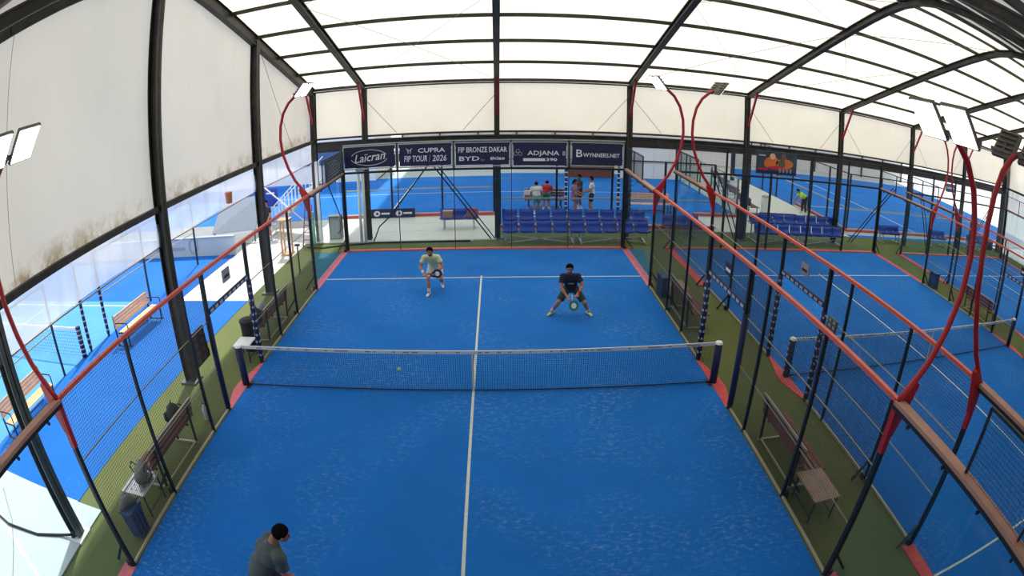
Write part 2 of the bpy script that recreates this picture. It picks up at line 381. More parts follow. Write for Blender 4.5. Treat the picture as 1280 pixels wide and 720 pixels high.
for x in XB:
    dp = .09 if x > -6.5 else .17; mb = MB(); ys = [11.6, 8, 5, 3.4, 2.4, 1.6, .8, 0, -.8, -1.6, -2.4, -3.4, -5, -8, -11.6]
    for a_, b_ in zip(ys[:-1], ys[1:]):
        a, b = Vector((x, a_, roofz(a_))), Vector((x, b_, roofz(b_))); o_ = (b - a).normalized() * .01; a -= o_; b += o_; u_ = Vector((0, 0, dp))
        mb.bar(a, b, .07, dp * 2).bar(a + u_, b + u_, .2, .03).bar(a - u_, b - u_, .2, .03)
    mb.build('rafter', 'steel_dark', ceil)
for j, y in enumerate(PY):
    ext = 0
    MB().bar((XL, y, roofz(y) + .10), (XR, y, roofz(y) + .10), .085, .11).build('purlin', 'steel_dark', ceil)
MB().bar((XL, .8, roofz(.8) + .1), (XR, .8, roofz(.8) + .1), .06, .1).bar((XL, -.8, roofz(.8) + .1), (XR, -.8, roofz(.8) + .1), .06, .1).build('ridge_beam', 'steel_dark', ceil)
for i in (1, 3, 4, 6):      # cable crosses under the roof
    x0, x1 = XB[i], XB[i + 1]
    for (a, b) in (((x0, 11.2), (x1, 4.0)), ((x1, 11.2), (x0, 4.0)), ((x0, 4.0), (x1, .5)), ((x1, 4), (x0, .5))):
        MB().tube([(a[0], a[1], roofz(a[1]) - .02), (b[0], b[1], roofz(b[1]) - .02)], .008, 4).build('tie_cable', 'thin_wire', ceil)

def hcol(mb, x, y, z0, z1, w=.2, along='x'):
    t = .025
    if along == 'x':
        mb.box((x - w / 2, y - w / 2, z0), (x + w / 2, y - w / 2 + t, z1)); mb.box((x - w / 2, y + w / 2 - t, z0), (x + w / 2, y + w / 2, z1)); mb.box((x - t / 2, y - w / 2, z0), (x + t / 2, y + w / 2, z1))
    else:
        mb.box((x - w / 2, y - w / 2, z0), (x - w / 2 + t, y + w / 2, z1)); mb.box((x + w / 2 - t, y - w / 2, z0), (x + w / 2, y + w / 2, z1)); mb.box((x - w / 2, y - t / 2, z0), (x + w / 2, y + t / 2, z1))
    return mb
def sagpanel(ax, c, a0, a1, zb, zt0, zt1, n=8, amp=.03):
    """fabric wall panel in the plane axis=c from a0..a1, top edge from zt0 to zt1"""
    q = []; fs = []; ph = random.uniform(0, 6)
    for j in range(n + 1):
        for i in range(n + 1):
            u = i / n; v_ = j / n; a = a0 + (a1 - a0) * u; zt = zt0 + (zt1 - zt0) * u; z = zb + (zt - zb) * v_
            d = amp * math.sin(math.pi * v_) * math.sin(3 * u * math.pi + ph) + amp * .5 * math.sin(9 * u + 5 * v_ + ph)
            q.append((c + d, a, z) if ax == 0 else (a, c + d, z))
    for j in range(n):
        for i in range(n): k = j * (n + 1) + i; fs.append((k, k + 1, k + n + 2, k + n + 1))
    return MB().add(q, fs)
# far wall
wf = root('wall_far')
for i, x in enumerate(XB):
    if i == 0: continue
    hcol(MB(), x, YW, 0, EAVE, .2).build('column', 'steel_dark', wf)
    MB().box((x - .2, YW - .2, 0), (x + .2, YW + .2, .03)).build('base_plate', 'steel_grey', wf)
    MB().bar((x, YW - .1, 4.75), (x, YW - 1.0, roofz(YW - 1.0) - .05), .075, .075).build('knee_brace', 'mast_red', wf)
hcol(MB(), XL, YW, 0, EAVE, .22).build('column', 'steel_dark', wf)
MB().bar((XL, YW - .1, 4.75), (XL + .0, YW - 1.0, roofz(YW - 1.0) - .05), .075, .075).build('knee_brace', 'mast_red', wf)
for x in (10.75, 15.75, 20.75, 25.8):
    hcol(MB(), x, YW + .3, 0, 4.0, .18).build('column', 'steel_grey', wf)
for i in range(len(XB) - 1):
    x0, x1 = XB[i], XB[i + 1]
    sagpanel(1, YW + .12, x0, x1, 4.12, EAVE + .1, EAVE + .1).build('fabric_panel', 'wall_fabric', wf, smooth=True, fix=False)
    MB().bar((x0, YW, 4.12), (x1, YW, 4.12), .08, .07).build('rail', 'steel_dark', wf)
    MB().box((x0, YW - .04, 3.60), (x1, YW + .04, 4.0)).box((x0, YW - .11, 3.60), (x1, YW + .11, 3.63)).box((x0, YW - .11, 3.97), (x1, YW + .11, 4.0)).build('beam', 'steel_dark', wf)
    MB().bar((x0, YW, EAVE), (x1, YW, EAVE), .06, .06).build('eave_tube', 'steel_dark', wf)
    if i > 0 and i not in (2,):
        MB().tube([(x0 + .1, YW - .06, 5.5), (x0 + 1.25, YW - .06, 4.2)], .009, 4).build('tie_cable', 'thin_wire', wf)
    if i > 0 and i != 3:
        MB().tube([(x1 - .1, YW - .06, 5.5), (x1 - 1.25, YW - .06, 4.2)], .009, 4).build('tie_cable', 'thin_wire', wf)
# left wall
wl = root('wall_left')
YC = [11.6, 5.8, 0, -5.8, -11.6]
for y in YC[1:]:
    hcol(MB(), XL, y, 0, roofz(y), .24, 'y').build('column', 'steel_dark' if y > -4 else 'steel_grey', wl)
    MB().box((XL - .22, y - .22, 0), (XL + .22, y + .22, .05)).build('base_plate', 'white_trim' if y < -4 else 'steel_grey', wl)
for i in range(4):
    y0, y1 = YC[i], YC[i + 1]
    sagpanel(0, XL - .13, y0, y1, 4.1, roofz(y0) + .1, roofz(y1) + .1, 10, .05).build('fabric_panel', 'left_fabric', wl, smooth=True, fix=False)
    MB().bar((XL, y0, 4.06), (XL, y1, 4.06), .10, .13).build('beam', 'steel_dark', wl)
    sagpanel(0, XL - .10, y0, y1, 3.25, 4.0, 4.0, 10, .03).build('vinyl_strip', 'clear_vinyl', wl, smooth=True, fix=False)
    MB().tube([(XL - .1, y0, 3.24), (XL - .1, (y0 + y1) / 2, 3.20), (XL - .1, y1, 3.24)], .018, 6).build('hem_pole', 'wood_table', wl)
MB().tube([(XL + .02, 6.3, 7.4), (XL + .02, 9.0, 4.15)], .008, 4).build('tie_cable', 'thin_wire', wl)
MB().tube([(XL + .02, -4.86, 8.0), (XL + .02, -4.91, 6.27), (XL + .02, -5.08, 4.2)], .006, 4).build('tie_cable', 'thin_wire', wl)
MB().tube([(XL - .0, 3.6, 3.65), (XL - .0, 3.6, 3.35)], [.11, .09], 10).build('sticker', 'sticker_orange', wl)
# right wall
wr = root('wall_right')
for y in (5.8, 0, -5.8, -11.6):
    hcol(MB(), XR + .3, y, 0, roofz(y), .24, 'y').build('column', 'steel_dark', wr)
hcol(MB(), XR + .3, YW, 0, EAVE, .5).build('column', 'steel_grey', wr)
for i in range(4):
    y0, y1 = YC[i], YC[i + 1]
    sagpanel(0, XR + .45, y0, y1, 4.1, roofz(y0) + .1, roofz(y1) + .1, 8, .05).build('fabric_panel', 'wall_fabric', wr, smooth=True, fix=False)
    MB().bar((XR + .3, y0, 4.06), (XR + .3, y1, 4.06), .10, .13).build('beam', 'steel_dark', wr)
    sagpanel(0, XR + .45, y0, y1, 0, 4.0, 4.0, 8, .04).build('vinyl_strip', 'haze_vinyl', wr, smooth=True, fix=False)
# near wall (behind the camera, unseen; opaque grey added to darken the near end)
wn = root('wall_near')
for i in range(len(XB) - 1):
    sagpanel(1, -YW - .12, XB[i], XB[i + 1], 0.0, EAVE + .1, EAVE + .1).build('fabric_panel', 'sheet_grey', wn, smooth=True, fix=False)
# rear hall walls and unseen roof, cut back to let sun onto far wall
cr = root('ceiling')
for x0, x1 in ((-6.6, 5), (5, 17), (17, 41)):
    for (ya, yb, za, zb) in ((13.2, 23.3, 6.35, 9.0), (23.3, 36, 9.0, 6.0)):
        MB().add([(x0, ya, za), (x1, ya, za), (x1, yb, zb), (x0, yb, zb)], [(0, 1, 2, 3)]).build('roof_panel', 'rear_fabric', cr, fix=False)
for x in range(-6, 42, 6):
    MB().bar((x, 13.6, 6.2), (x, 23.3, 8.9), .15, .2).bar((x, 23.3, 8.9), (x, 36, 5.9), .15, .2).build('rafter', 'steel_dark', cr)
wm = root('wall_mid')
for k in range(7): MB().box((8.2 + k * 1.1, 26.0, 0), (9.28 + k * 1.1, 26.06, 3.6)).build('siding_panel', 'white_paint', wm)
for z in (1.0, 2.0, 3.0): MB().box((8.2, 25.97, z), (15.9, 26.0, z + .12)).build('rail', 'siding', wm)
wb = root('wall_back')
for k in range(16):
    x0 = -7 + k * 3; MB().box((x0 + .02, 36, 0), (x0 + 2.98, 36.06, 6)).build('siding_panel', 'siding', wb)
for k in range(17):
    MB().box((-7.05 + k * 3, 35.85, 0), (-6.95 + k * 3, 36, 6)).build('post', 'steel_dark', wb)
# ================================================================ COURT FENCES, NETS, LIGHT MASTS
def wires(x, y0, y1, z0, z1, step=.05, r=.0034, axis='y'):
    mb = MB(); n = max(1, int(round((y1 - y0) / step))); k = max(1, int(round((z1 - z0) / step)))
    def w4(a, b):
        a = Vector(a); b = Vector(b); d = (b - a).normalized(); u = Vector((0, 0, 1)) if abs(d.z) < .5 else Vector((1, 0, 0)); s_ = d.cross(u).normalized() * r; u = u * r
        mb.add([a + s_, a + u * .9 - s_ * .5, a - u * .9 - s_ * .5, b + s_, b + u * .9 - s_ * .5, b - u * .9 - s_ * .5], [(0, 1, 4, 3), (1, 2, 5, 4), (2, 0, 3, 5)])
    for i in range(n + 1):
        y = y0 + (y1 - y0) * i / n
        w4((x, y, z0), (x, y, z1)) if axis == 'y' else w4((y, x, z0), (y, x, z1))
    for j in range(k + 1):
        z = z0 + (z1 - z0) * j / k
        w4((x, y0, z), (x, y1, z)) if axis == 'y' else w4((y0, x, z), (y1, x, z))
    return mb
PADW = .035
def side_fence(cx, sx, label, detail=True, far_only=False):
    x = cx + sx * 5.06; t = thing('side_fence', label, 'fence', (x, 0, 0))
    H = 2.93; st = .05 if detail else .1
    for y in (10, 8, 6, 4.05, 2.6, 1.1, -1.1, -1.95, -4.0, -6, -8, -10):
        if abs(y) == 8: continue
        pw = .075 if abs(y) in (6, 1.1) else .055
        MB().box((-pw / 2, y - pw / 2, 0), (pw / 2, y + pw / 2, H)).build('post', 'fence_black', t)
    for y in (1.1, -1.1):
        pd = MB().tube([(0, y, .1), (0, y, 2.05)], .065, 10).build('post_pad', 'navy_pad', t, smooth=True)
        if detail and not (cx == 0 and y < 0):
            mk = MB()
            for k in range(11):
                z = .2 + k * .17
                for a in range(0, 360, 72):
                    aa = math.radians(a + k * 23); c_, s_ = math.cos(aa), math.sin(aa)
                    mk.bar((c_ * .067, y + s_ * .067, z), (c_ * .067, y + s_ * .067, z + .05), .05, .004, up=(c_, s_, 0))
            mk.build('pad_print', 'pad_print', pd, kind='stuff')
    for y in (6, 10, -6, -10, 4.05, -4.0):
        MB().bar((sx * .05, y, .0), (sx * .05, y, .12), .10, .10).bar((sx * .03, y - .0, .45), (sx * .35, y, .03), .04).build('foot_brace', 'fence_black', t)
    for y0, y1 in ((-6, -1.1), (-1.1, 1.1), (1.1, 6)):
        MB().box((-.035, y0, H), (.035, y1, H + .06)).build('top_rail', 'rail_orange', t)
    for y0, y1 in ((-10.1, -6), (6, 10.1)):
        MB().box((-.08, y0, H - .0), (.08, y1, H + .05)).build('top_rail', 'rail_tan', t); MB().box((-.085, y0, H - .05), (.085, y1, H - .002)).build('rail_underside', 'fence_black', t)
        ya, yb = (y0, -7.6) if y0 < 0 else (7.6, y1)
        for a, b in (((0, ya, 3.74), (0, yb, 3.74)), ((0, ya, H + .06), (0, ya, 3.74)), ((0, yb, H + .06), (0, yb, 3.74)), ((0, (ya + yb) / 2, H + .06), (0, (ya + yb) / 2, 3.74))): MB().bar(a, b, .035).build('upper_frame', 'fence_black', t)
        wires(0, ya, yb, H + .08, 3.73, st).build('upper_mesh', 'wire_grey', t, fix=False, kind='stuff')
        for k in range(2):
            a = y0 + .1 + k * 2.0 + .0; MB().box((-.006, a + .02, .06), (.006, a + 1.94, H - .03)).build('glass_panel', 'court_glass', t)
        for k in range(5): MB().tube([(-sx * .09, y0 + .3 + k * .85, H - .08), (-sx * .05, y0 + .3 + k * .85, H - .08)], .025, 8).build('glass_clamp', 'fence_black', t)
    for y0, y1 in ((-6, -4.0), (-4.0, -1.95), (-1.95, -1.1), (1.1, 2.6), (2.6, 4.05), (4.05, 6)):
        wires(0, y0, y1, .03, H, st).build('mesh_panel', 'wire_grey', t, fix=False, kind='stuff')
        for z in (1.0, 1.98): MB().box((-.008 + sx * .02, y0, z - .008), (.008 + sx * .02, y1, z + .008)).build('middle_rail', 'rail_light', t)
        MB().box((-.02, y0, .01), (.02, y1, .05)).build('bottom_rail', 'rail_light', t)
    wires(0, -1.1, 1.1, 2.2, H, st).build('mesh_panel', 'wire_grey', t, fix=False, kind='stuff')
    hd = MB().box((-.025, -1.1, 2.09), (.025, 1.1, 2.19)).build('gate_header', 'navy_pad', t)
    for k in range(9):
        MB().box((-.029, -.98 + k * .23, 2.11), (.029, -.83 + k * .23, 2.17)).build('header_print', 'pad_print', hd)
        if k == 8: break
    sg = MB().box((-.012, -.17, 2.42), (.012, .17, 2.68)).build('small_sign', 'print_dim' if sx < 0 else 'navy_banner', t)
    MB().box((-.016, -.12, 2.5), (.016, .12, 2.56)).build('sign_print', 'print_black' if sx < 0 else 'print_white', sg)
    return t
def scoreboard(x, y, label, sx):
    t = thing('scoreboard', label, 'scoreboard', (x, y, 1.3))
    for k in range(4):
        b_ = MB().box((-.02, -.28 + k * .02, .17 * (3 - k)), (.02, .28 + k * .02, .17 * (3 - k) + .16)).build('board', 'scoreboard_olive' if sx > 0 else 'print_black', t)
        for s_ in (-.13, .13):
            MB().box((-.026, s_ - .06, .17 * (3 - k) + .03), (.026, s_ + .06, .17 * (3 - k) + .13)).build('number_card', 'print_dim' if sx > 0 else 'wood_brown', b_)
    return t
def back_fence(cx, label, banners=True):
    t = thing('back_fence', label, 'fence', (cx, 10.06, 0)); H = 2.93
    for k in range(6):
        x = -5 + 2 * k; pw = .012 if banners and 0 < k < 5 else .04; MB().box((x - pw, -.03, 0), (x + pw, .05, 2.93)).box((x - .03, -.03, 2.93), (x + .03, .05, 3.95)).build('post', 'fence_black' if k in (0, 5) or not banners else 'steel_dark', t)
        if k < 5:
            MB().box((x + .05, -.006, .08), (x + 1.95, .006, H - .03)).build('glass_panel', 'court_glass', t)
            wires(0, x + .04, x + 1.96, H + .05, 3.95, .05 if not banners else .1, .003, 'x').build('mesh_panel', 'wire_grey', t, fix=False, kind='stuff')
    for k in range(5):
        MB().box((-5 + 2 * k, -.03, H - .03), (-3 + 2 * k, .03, H + .04)).build('middle_rail', 'fence_black', t)
        MB().box((-5 + 2 * k, -.025, 3.93), (-3 + 2 * k, .025, 3.97)).build('top_rail', 'silver' if banners else 'fence_black', t)
    for x in range(-4, 6, 1): MB().box((x - .02, -.1, H - .02), (x + .02, -.03, H + .02)).build('glass_clamp', 'fence_black', t)
    return t
def net(cx, label, group=None, detail=True):
    t = thing('court_net', label, 'net', (cx, 0, 0))
    for s_ in (-1, 1):
        p = MB().tube([(s_ * 5.06, 0, 0), (s_ * 5.06, 0, .93)], .085, 14).build('post', 'navy_pad', t, smooth=True)
        MB().tube([(s_ * 5.06, 0, .93), (s_ * 5.06, 0, .97)], [.095, .07], 14).build('cap', 'white_trim', p)
        MB().box((s_ * 5.06 - .16, -.16, 0), (s_ * 5.06 + .16, .16, .02)).build('base_plate', 'fence_black', p)
        mk = MB()
        for k in range(6): mk.box((s_ * 5.06 + s_ * .084 - .004, -.02 - .0, .15 + k * .13), (s_ * 5.06 + s_ * .084 + .004, .03, .20 + k * .13))
        mk.build('pad_print', 'pad_print', p, kind='stuff')
    wires(0, -4.98, 4.98, .04, .86, .045 if detail else .06, .0028, 'x').build('netting', 'net_cord', t, fix=False, kind='stuff')
    q = []; fs = []
    n = 40
    for i in range(n + 1):
        u = -1 + 2 * i / n; x = u * 4.98; zc = .88 + .05 * u * u
        for dy, dz in ((-.012, -.035), (.012, -.035), (.012, .035), (-.012, .035)): q.append((x, dy, zc + dz))
    for i in range(n):
        for k in range(4): a = i * 4 + k; b_ = i * 4 + (k + 1) % 4; fs.append((a, b_, b_ + 4, a + 4))
    tp = MB().add(q, fs).build('tape', 'net_tape', t)
    pr_ = MB(); rnd = random.Random(3)
    x = -4.6
    while x < 4.6:
        wdt = rnd.choice((.08, .12, .3, .05)); zc = .88 + .05 * (x / 5) ** 2
        pr_.box((x, -.0145, zc - .012), (x + wdt, -.012, zc + .014)); x += wdt + rnd.choice((.06, .15, .35))
    pr_.build('tape_print', 'print_dim', tp, kind='stuff')
    MB().box((-.02, -.015, .02), (.02, .015, .86)).build('centre_strap', 'line_white', t)
    MB().tube([(-4.98, 0, .035), (4.98, 0, .035)], .014, 6).build('bottom_cord', 'black_cable', t)
    return t
def mast(cx, sx, y, label, lit=True):
    """curved red floodlight mast standing on the fence post; leans out then back over the court"""
    x = cx + sx * 5.06; t = thing('floodlight_mast', label, 'floodlight', (x, y, 2.0)); o = sx
    prof = [(-.0, .95), (.16, 1.15), (.38, 1.42), (.58, 1.80), (.74, 2.25), (.80, 2.7), (.78, 3.1), (.68, 3.48), (.5, 3.78), (.27, 3.98), (.12, 4.05)]
    MB().tube([(o * a, 0, b) for a, b in prof], .045, 10).build('mast', 'mast_red', t, smooth=True)
    MB().prism([(0, .48), (o * .06, .50), (o * .28, 1.16), (o * .20, 1.22), (0, .98)], 1, -.05, .05).build('gusset', 'mast_red', t)
    MB().box((-.045, -.045, .25), (.045, .045, .98)).build('sleeve', 'mast_red', t)
    MB().bar((o * .12, -.55, 4.04), (o * .12, .55, 4.04), .05, .06).build('crossbar', 'lamp_case', t)
    for s_ in (-1, 1):
        # panel tilted to face down and towards the court
        c_ = Vector((-o * .02, s_ * .29, 4.13)); ux = Vector((-o * .62, 0, .78)).normalized(); uy = Vector((0, 1, 0)); n_ = ux.cross(uy).normalized()
        if n_.z > 0: n_ = -n_
        def P(a, b, c): return c_ + ux * a + uy * b + n_ * c
        hw, hh = .24, .23
        q = [P(a, b, c) for c in (-.05, .0) for a, b in ((-hw, -hh), (hw, -hh), (hw, hh), (-hw, hh))]
        case = MB().add(q, [(0, 1, 2, 3), (7, 6, 5, 4), (0, 4, 5, 1), (1, 5, 6, 2), (2, 6, 7, 3), (3, 7, 4, 0)])
        for k in range(5):
            a = -hw + .05 + k * .09; case.add([P(a + i, b, c) for c in (-.09, -.05) for i, b in ((0, -hh * .8), (.02, -hh * .8), (.02, hh * .8), (0, hh * .8))], [(0, 1, 2, 3), (7, 6, 5, 4), (0, 4, 5, 1), (1, 5, 6, 2), (2, 6, 7, 3), (3, 7, 4, 0)])
        hd = case.build('lamp_head', 'lamp_case', t)
        q = [P(a, b, c) for c in (.001, .008) for a, b in ((-hw + .02, -hh + .02), (hw - .02, -hh + .02), (hw - .02, hh - .02), (-hw + .02, hh - .02))]
        MB().add(q, [(0, 1, 2, 3), (7, 6, 5, 4), (0, 4, 5, 1), (1, 5, 6, 2), (2, 6, 7, 3), (3, 7, 4, 0)]).build('lens', 'lamp_lit' if lit else 'sheet_grey', hd)
        MB().bar(P(-.0, 0, -.05), Vector((o * .12, s_ * .29, 4.04)), .05).build('yoke', 'lamp_case', hd)
    return t
net(0, 'navy posted court net across the nearest blue court, with the ball in front')
net(12, 'court net across the middle blue court on the right')
net(24, 'court net across the farthest right court, mostly past the frame', detail=False)
side_fence(0, -1, 'left side mesh and glass fence of the nearest court with salmon top rail')
side_fence(0, 1, 'right side mesh and glass fence of the nearest court, running to the bottom right')
side_fence(12, -1, 'left side fence of the second court, just across the green strip')
side_fence(12, 1, 'right side fence of the second court, far right of the picture', detail=False)
side_fence(24, -1, 'left side fence of the third court by the right edge', detail=False)
side_fence(24, 1, 'right side fence of the third court along the right wall', detail=False)
back_fence(0, 'glass back wall of the nearest court carrying the row of navy banners')
back_fence(12, 'glass back wall with black upper mesh behind the second court', False)
back_fence(24, 'glass back wall with black mesh behind the third court', False)
for cx, sx, y, lb in ((0, -1, 6, 'curved red floodlight mast at the far left corner of the nearest court'), (0, 1, 6, 'curved red floodlight mast on the far end of the nearest court\'s right fence'),
                      (12, -1, 6, 'curved red floodlight mast facing it on the far left of the second court'), (0, -1, -6, 'red floodlight mast at the left edge with two lit lamps'),
                      (0, 1, -6, 'big red curved mast near the right edge with two glaring lamps'), (12, -1, -6, 'tall red curved mast beside the glaring one, lamp seen from behind'),
                      (12, 1, 6, 'thin red curved mast at the far right corner of the second court'), (24, -1, 6, 'thin red curved mast at the far left corner of the third court'),
                      (24, 1, 6, 'red floodlight mast at the far right corner of the third court')):
    mast(cx, sx, y, lb)
scoreboard(-5.16, -1.52, 'black flip scoreboard with four rows hung on the left fence beside the net', -1)
sb2 = scoreboard(6.84, -1.62, 'olive flip scoreboard hung on the second court fence, behind the salmon rail', 1); sb2.location.z = 1.68; sb2.scale = (1, .62, .62)
# ================================================================ BANNERS
def banner(x0, x1, z0, z1, label, y=10.0):
    t = thing('banner', label, 'banner', ((x0 + x1) / 2, y, (z0 + z1) / 2), 0, None)
    w_, h_ = (x1 - x0) / 2, (z1 - z0) / 2; q = []; fs = []; n = 16
    for j in range(5):
        for i in range(n + 1):
            u = -1 + 2 * i / n; v_ = -1 + j / 2; q.append((u * w_, -.01 * math.cos(u * 7) * (1 - abs(v_) * .5), v_ * h_))
    for j in range(4):
        for i in range(n): k = j * (n + 1) + i; fs.append((k, k + 1, k + n + 2, k + n + 1))
    cl = MB().add(q, fs).build('cloth', 'navy_banner', t, fix=False)
    for a, b in (((-w_ - .04, 0, -h_ - .04), (w_ + .04, 0, -h_ - .04)), ((-w_ - .04, 0, h_ + .04), (w_ + .04, 0, h_ + .04)), ((-w_ - .04, 0, -h_ - .04), (-w_ - .04, 0, h_ + .04)), ((w_ + .04, 0, -h_ - .04), (w_ + .04, 0, h_ + .04))):
        MB().bar(a, b, .035).build('frame_bar', 'silver', t)
    return t
def ring(par, cx, cz, a, b, wd, y=-.025, mt='print_white', t0=0, t1=6.2832, n=48):
    q = []; fs = []
    for i in range(n + 1):
        t = t0 + (t1 - t0) * i / n
        for s_ in (-1, 1): q.append((cx + (a + s_ * wd) * math.cos(t), y, cz + (b + s_ * wd) * math.sin(t)))
    for i in range(n): fs.append((2 * i, 2 * i + 1, 2 * i + 3, 2 * i + 2))
    return MB().add(q, fs).build('emblem', mt, par, fix=False)
F = (math.pi / 2, 0, 0)
b1 = banner(-4.93, -3.08, 3.12, 3.86, 'navy banner with a white script word inside an oval, leftmost of the row')
text(b1, 'lettering', 'La\u00efcran', .42, (0, -.03, -.01), (math.pi / 2, -.10, 0), shear=.35, bold=.003, width=1.15)
ring(b1, 0, 0, .66, .27, .010, t0=.3, t1=2.9); ring(b1, 0, -.02, .66, .27, .010, t0=3.3, t1=6.1)
b2 = banner(-2.90, -1.08, 3.10, 3.86, 'navy banner reading CUPRA FIP TOUR 2026')
text(b2, 'lettering', 'CUPRA', .22, (.22, -.03, .16), F, bold=.003, width=.95)
text(b2, 'lettering', 'FIP TOUR', .30, (-.34, -.03, -.13), F, bold=.003, shear=.15, width=.82)
text(b2, 'lettering', '2026', .30, (.5, -.03, -.13), F, bold=.003, shear=.15, width=.5)
MB().bar((.14, -.03, -.25), (.18, -.03, .0), .008).build('lettering', 'print_white', b2)
e = MB()
for s_ in (-1, 1):
    e.add([(-.56 + s_ * .12, -.03, .27), (-.56 + s_ * .02, -.03, .20), (-.56 + s_ * .02, -.03, .12), (-.56 + s_ * .06, -.03, .19)], [(0, 1, 2, 3)])
    e.add([(-.56 + s_ * .07, -.03, .18), (-.56 + s_ * .015, -.03, .08), (-.56 + s_ * .045, -.03, .08)], [(0, 1, 2)])
e.build('emblem', 'print_white', b2, fix=False)
b3 = banner(-.92, .92, 3.08, 3.84, 'navy banner reading FIP BRONZE DAKAR above two sponsor words')
text(b3, 'lettering', 'FIP BRONZE DAKAR', .26, (0, -.03, .15), F, bold=.003, width=1.68)
text(b3, 'lettering', 'BYD', .22, (-.46, -.03, -.16), F, bold=.003, width=.70)
text(b3, 'lettering', 'by', .13, (.0, -.03, -.20), F, shear=.3, width=.14, mt='print_dim')
text(b3, 'lettering', '#ciao', .17, (.52, -.03, -.15), F, bold=.003, width=.5)
b4 = banner(1.06, 2.90, 3.04, 3.84, 'navy banner with a widely spaced white word and a white bar below')
text(b4, 'lettering', 'ADJANA', .22, (.12, -.03, .04), F, bold=.003, width=1.1)
MB().box((-.58, -.03, -.24), (.18, -.025, -.14)).build('bar_print', 'print_white', b4)
text(b4, 'lettering', '390', .15, (.4, -.03, -.19), F, bold=.003, width=.38)
MB().box((.78, -.03, -.04), (.88, -.025, .12)).build('bar_print', 'print_dim', b4)
for a in (-.84, -.76, -.68): ring(b4, a, .02 + (.1 if a == -.76 else 0), .06, .06, .010, mt='print_dim', n=20)
b5 = banner(3.10, 4.90, 3.08, 3.84, 'navy banner reading BWYNNERS.NET, last on the right of the row')
text(b5, 'lettering', 'B', .38, (-.66, -.03, .02), F, bold=.003, width=.22)
text(b5, 'lettering', 'WYNNERS.NET', .20, (.14, -.03, -.03), F, bold=.003, width=1.3)
dk = thing('banner', 'dark grey faded banner on the corner left of the navy row', 'banner', (-5.02, 8.85, 3.36), math.pi / 2)
MB().box((-1.1, -.02, -.36), (1.1, 0, .36)).build('cloth', 'poster_bg', dk)
ring(dk, .05, -.02, .46, .24, .012, mt='print_dim'); ring(dk, .05, -.02, .24, .13, .012, mt='print_dim')
for k in range(6): MB().bar((-.8, -.03, -.28 + k * .1), (.95, -.03, -.2 + k * .1), .01).build('line_print', 'print_dim', dk)
ps = thing('poster', 'dark poster showing two figures in orange, on the fence behind the second court', 'poster', (11.2, 10.03, 3.5))
MB().box((-.95, -.02, -.43), (.95, 0, .46)).build('sheet', 'poster_bg', ps)
def blob(par, pts, mt, d, nm='picture_shape'):
    MB().prism(pts, 1, -.02 - d, -.021, ).build(nm, mt, par)
def ell(cx, cz, a, b, n=14, rot=0): return [(cx + a * math.cos(t) * math.cos(rot) - b * math.sin(t) * math.sin(rot), cz + a * math.cos(t) * math.sin(rot) + b * math.sin(t) * math.cos(rot)) for t in [2 * math.pi * k / n for k in range(n)]]
blob(ps, ell(-.28, .05, .34, .22, rot=.3), 'print_orange', .004); blob(ps, ell(-.22, .28, .13, .12), 'wood_light', .008)
blob(ps, ell(.36, .02, .42, .20), 'print_orange', .004); blob(ps, ell(.30, .30, .11, .13), 'skin_dark', .008); blob(ps, ell(.22, .02, .16, .18), 'scoreboard_olive', .009)
blob(ps, ell(-.02, -.16, .42, .07), 'print_red', .011); blob(ps, [(-.9, -.40), (.9, -.40), (.9, -.30), (-.9, -.28)], 'navy_banner', .006); blob(ps, [(-.88, -.28), (-.45, -.28), (-.45, -.20), (-.88, -.20)], 'print_red', .007)
for k in range(4): blob(ps, ell(.15 + .17 * k, -.24, .05, .10), 'wood_table', .012)
MB().box((-.85, -.03, .28), (-.55, -.02, .31)).build('line_print', 'print_white', ps)
def signbox(x0, x1, y, z, label):
    t = thing('sponsor_board', label, 'sign', ((x0 + x1) / 2, y, z)); w_ = (x1 - x0) / 4
    for s_ in (-1, 1):
        p = MB().box((s_ * w_ - w_ * .97, 0, 0), (s_ * w_ + w_ * .97, .03, .42)).build('panel', 'navy_banner', t)
        MB().prism(ell(s_ * w_ - w_ * .45, .21, w_ * .3, .13, rot=.2), 1, -.008, -.001).build('emblem', 'print_white', p)
        MB().prism(ell(s_ * w_ - w_ * .42, .21, w_ * .12, .06, rot=.2), 1, -.012, -.009).build('emblem', 'navy_banner', p)
        MB().box((s_ * w_ - w_ * .05, -.006, .17), (s_ * w_ + w_ * .7, -.001, .25)).build('line_print', 'print_white', p)
    return t
signbox(-5.2, -3.15, 15.22, .03, 'pair of navy boards with white emblems before the red kerb, right of the dark column')
signbox(13.0, 15.2, 15.0, .03, 'pair of navy boards with white emblems behind the long blue seats of the second court')
